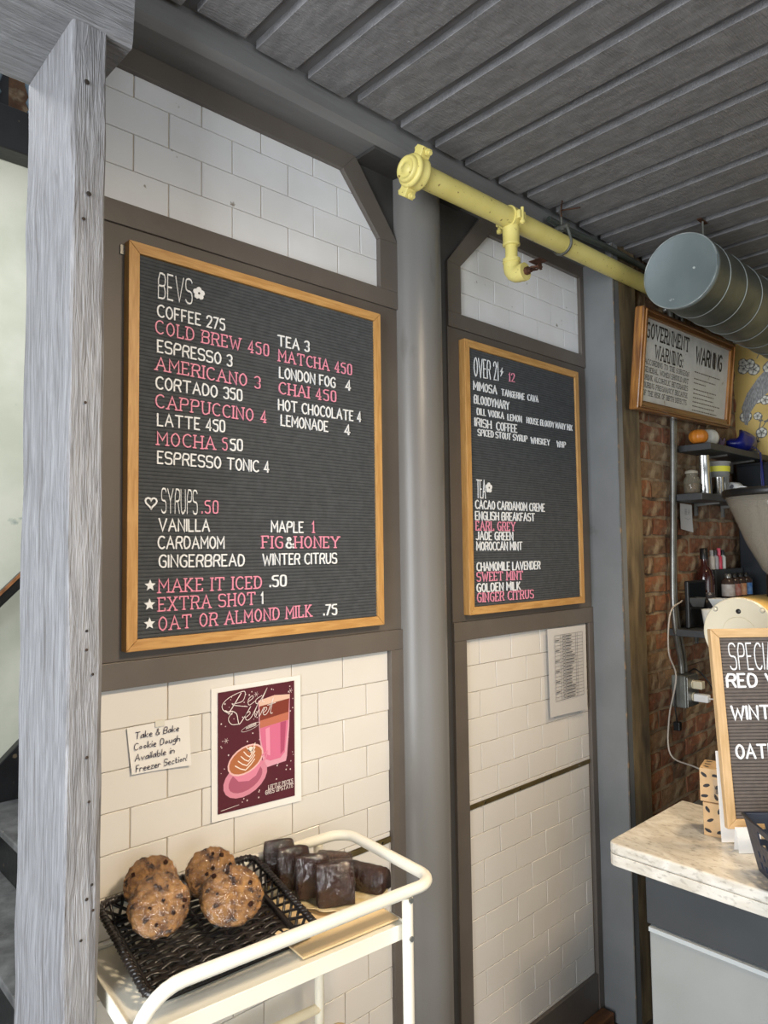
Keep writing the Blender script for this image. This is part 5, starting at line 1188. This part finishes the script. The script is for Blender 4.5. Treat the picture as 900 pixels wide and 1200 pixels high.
# cookies wrapped in film
def cookie(label, c, R, th, rx, ry, rz, seed):
    random.seed(seed); t = thing('wrapped_cookie', label, 'cookie', c, rot=(rad(rx), rad(ry), rad(rz)), local=True, group=None)
    from mathutils import noise
    def body(k, ns, amp, dome):
        mb = MB(); n = 64; m = 30; vs = []
        for j in range(m + 1):
            ph = pi * j / m
            for i in range(n):
                a = 2 * pi * i / n; x, y = sin(ph) ** .62 * cos(a), sin(ph) ** .62 * sin(a); z = cos(ph)
                d = Vector((x, y, z * .5)); nz = noise.noise(d * ns + Vector((seed * 3.1, 0, 0))) + .6 * noise.noise(d * ns * 2.3 + Vector((0, seed, 0)))
                q = R * k * (1 + .05 * noise.noise(Vector((cos(a) * 1.6, sin(a) * 1.6, seed))))
                vs.append((x * (q + nz * amp), y * (q + nz * amp), z * th * .5 * dome + nz * amp * (1 if abs(z) > .3 else .3)))
        mb.add(vs, [(j * n + i, j * n + (i + 1) % n, (j + 1) * n + (i + 1) % n, (j + 1) * n + i) for j in range(m) for i in range(n)], True)
        return mb
    obj('biscuit', body(1, 7.5, .0042, 1), COOKIE, t)
    mb = MB()
    for k in range(6):
        a = random.uniform(0, 6.28); r = R * .85 * math.sqrt(random.random()); s = random.uniform(.0018, .0034); x, y = r * cos(a), r * sin(a)
        R_ = Matrix.Rotation(random.uniform(0, 3), 3, 'Z') @ Matrix.Rotation(random.uniform(0, 3), 3, 'X')
        mb.box(x - s, x + s, y - s, y + s, th * .5 - s * .9, th * .5 + s * 1.1, R_)
    obj('chocolate_chunks', mb, CHOC, t, kind='stuff')
    obj('plastic_wrap', body(1.045, 9, .0030, 1.28), WRAP, t)
    return t
cookie('oat cookie in film behind the front left one in the black basket', (.600, -.088, -.6030), .0480, .026, 42, 0, -30, 1)
cookie('large oat cookie in film at the front left of the black basket', (.578, -.168, -.6100), .0515, .028, 46, 0, -28, 2)
cookie('oat cookie in film at the back middle of the black basket', (.712, -.108, -.6140), .0480, .026, 44, 0, -36, 3)
cookie('large oat cookie in film with bright glare at the front right of the basket', (.708, -.190, -.6290), .0560, .028, 38, 6, -40, 4)

def cake(name, label, c, w, d, h, rx, rz, mat, seed, arch=False, ry=0):
    t = thing(name, label, 'cake', c, rot=(rad(rx), rad(ry), rad(rz)), local=True)
    from mathutils import noise
    def shape(g, amp, ns):
        mb = MB(); nu = 14; vs = []; prof = []
        a, b = w / 2 + g, h + g
        if arch:
            prof = [(-a, -g), (-a, b * .45)] + [(-a * cos(q), b * .45 + b * .55 * sin(q)) for q in [pi * k / 9 for k in range(1, 9)]] + [(a, b * .45), (a, -g)]
        else: prof = [(-a, -g), (-a, b * .25), (-a, b * .5), (-a, b * .75), (-a + .003, b - .002), (-a * .5, b), (0, b + .001), (a * .5, b), (a - .003, b - .002), (a, b * .75), (a, b * .5), (a, b * .25), (a, -g), (a * .5, -g), (0, -g), (-a * .5, -g)]
        m = len(prof)
        for k in range(nu + 1):
            y = -d / 2 - g + (d + 2 * g) * k / nu; sc = .94 if k in (0, nu) else 1
            for (x, z) in prof:
                p = Vector((x * sc, y, (z - h / 2) * sc + h / 2)); nz = noise.noise(p * ns + Vector((seed * 2.7, 0, 0)))
                vs.append(p + Vector((nz, nz * .6, nz)) * amp)
        fs = [(k * m + i, (k + 1) * m + i, (k + 1) * m + (i + 1) % m, k * m + (i + 1) % m) for k in range(nu) for i in range(m)] + [tuple(range(m)), tuple(nu * m + i for i in range(m - 1, -1, -1))]
        mb.add(vs, fs, g > 0 or arch); return mb
    obj('cake', shape(0, .0016, 130), mat, t)
    obj('plastic_wrap', shape(.0022, .0022, 160), WRAP, t)
    return t
cake('wrapped_brownie', 'wrapped chocolate brownie at the front of the row on the cake plate', (.910, -.246, -.6950), .074, .027, .078, -12, -26, CHOC, 1)
cake('wrapped_brownie', 'wrapped chocolate brownie second from the front of the row', (.893, -.196, -.6900), .068, .026, .078, -12, -24, CHOC, 2)
cake('wrapped_brownie', 'wrapped chocolate brownie third from the front of the row', (.880, -.150, -.6860), .066, .026, .080, -12, -22, CHOC, 3)
cake('wrapped_brownie', 'wrapped chocolate brownie at the back of the row near the rail', (.872, -.112, -.6820), .064, .024, .082, -12, -20, CHOC, 4)
cake('wrapped_loaf_slice', 'marbled loaf slice in film lying behind the chocolate loaf slice', (.985, -.146, -.6935), .060, .070, .050, 0, 34, CHOC2, 5, True)
cake('wrapped_loaf_slice', 'dark chocolate loaf slice in film at the right of the cake plate', (1.000, -.236, -.6930), .044, .092, .048, 0, 20, CHOC, 6, True)
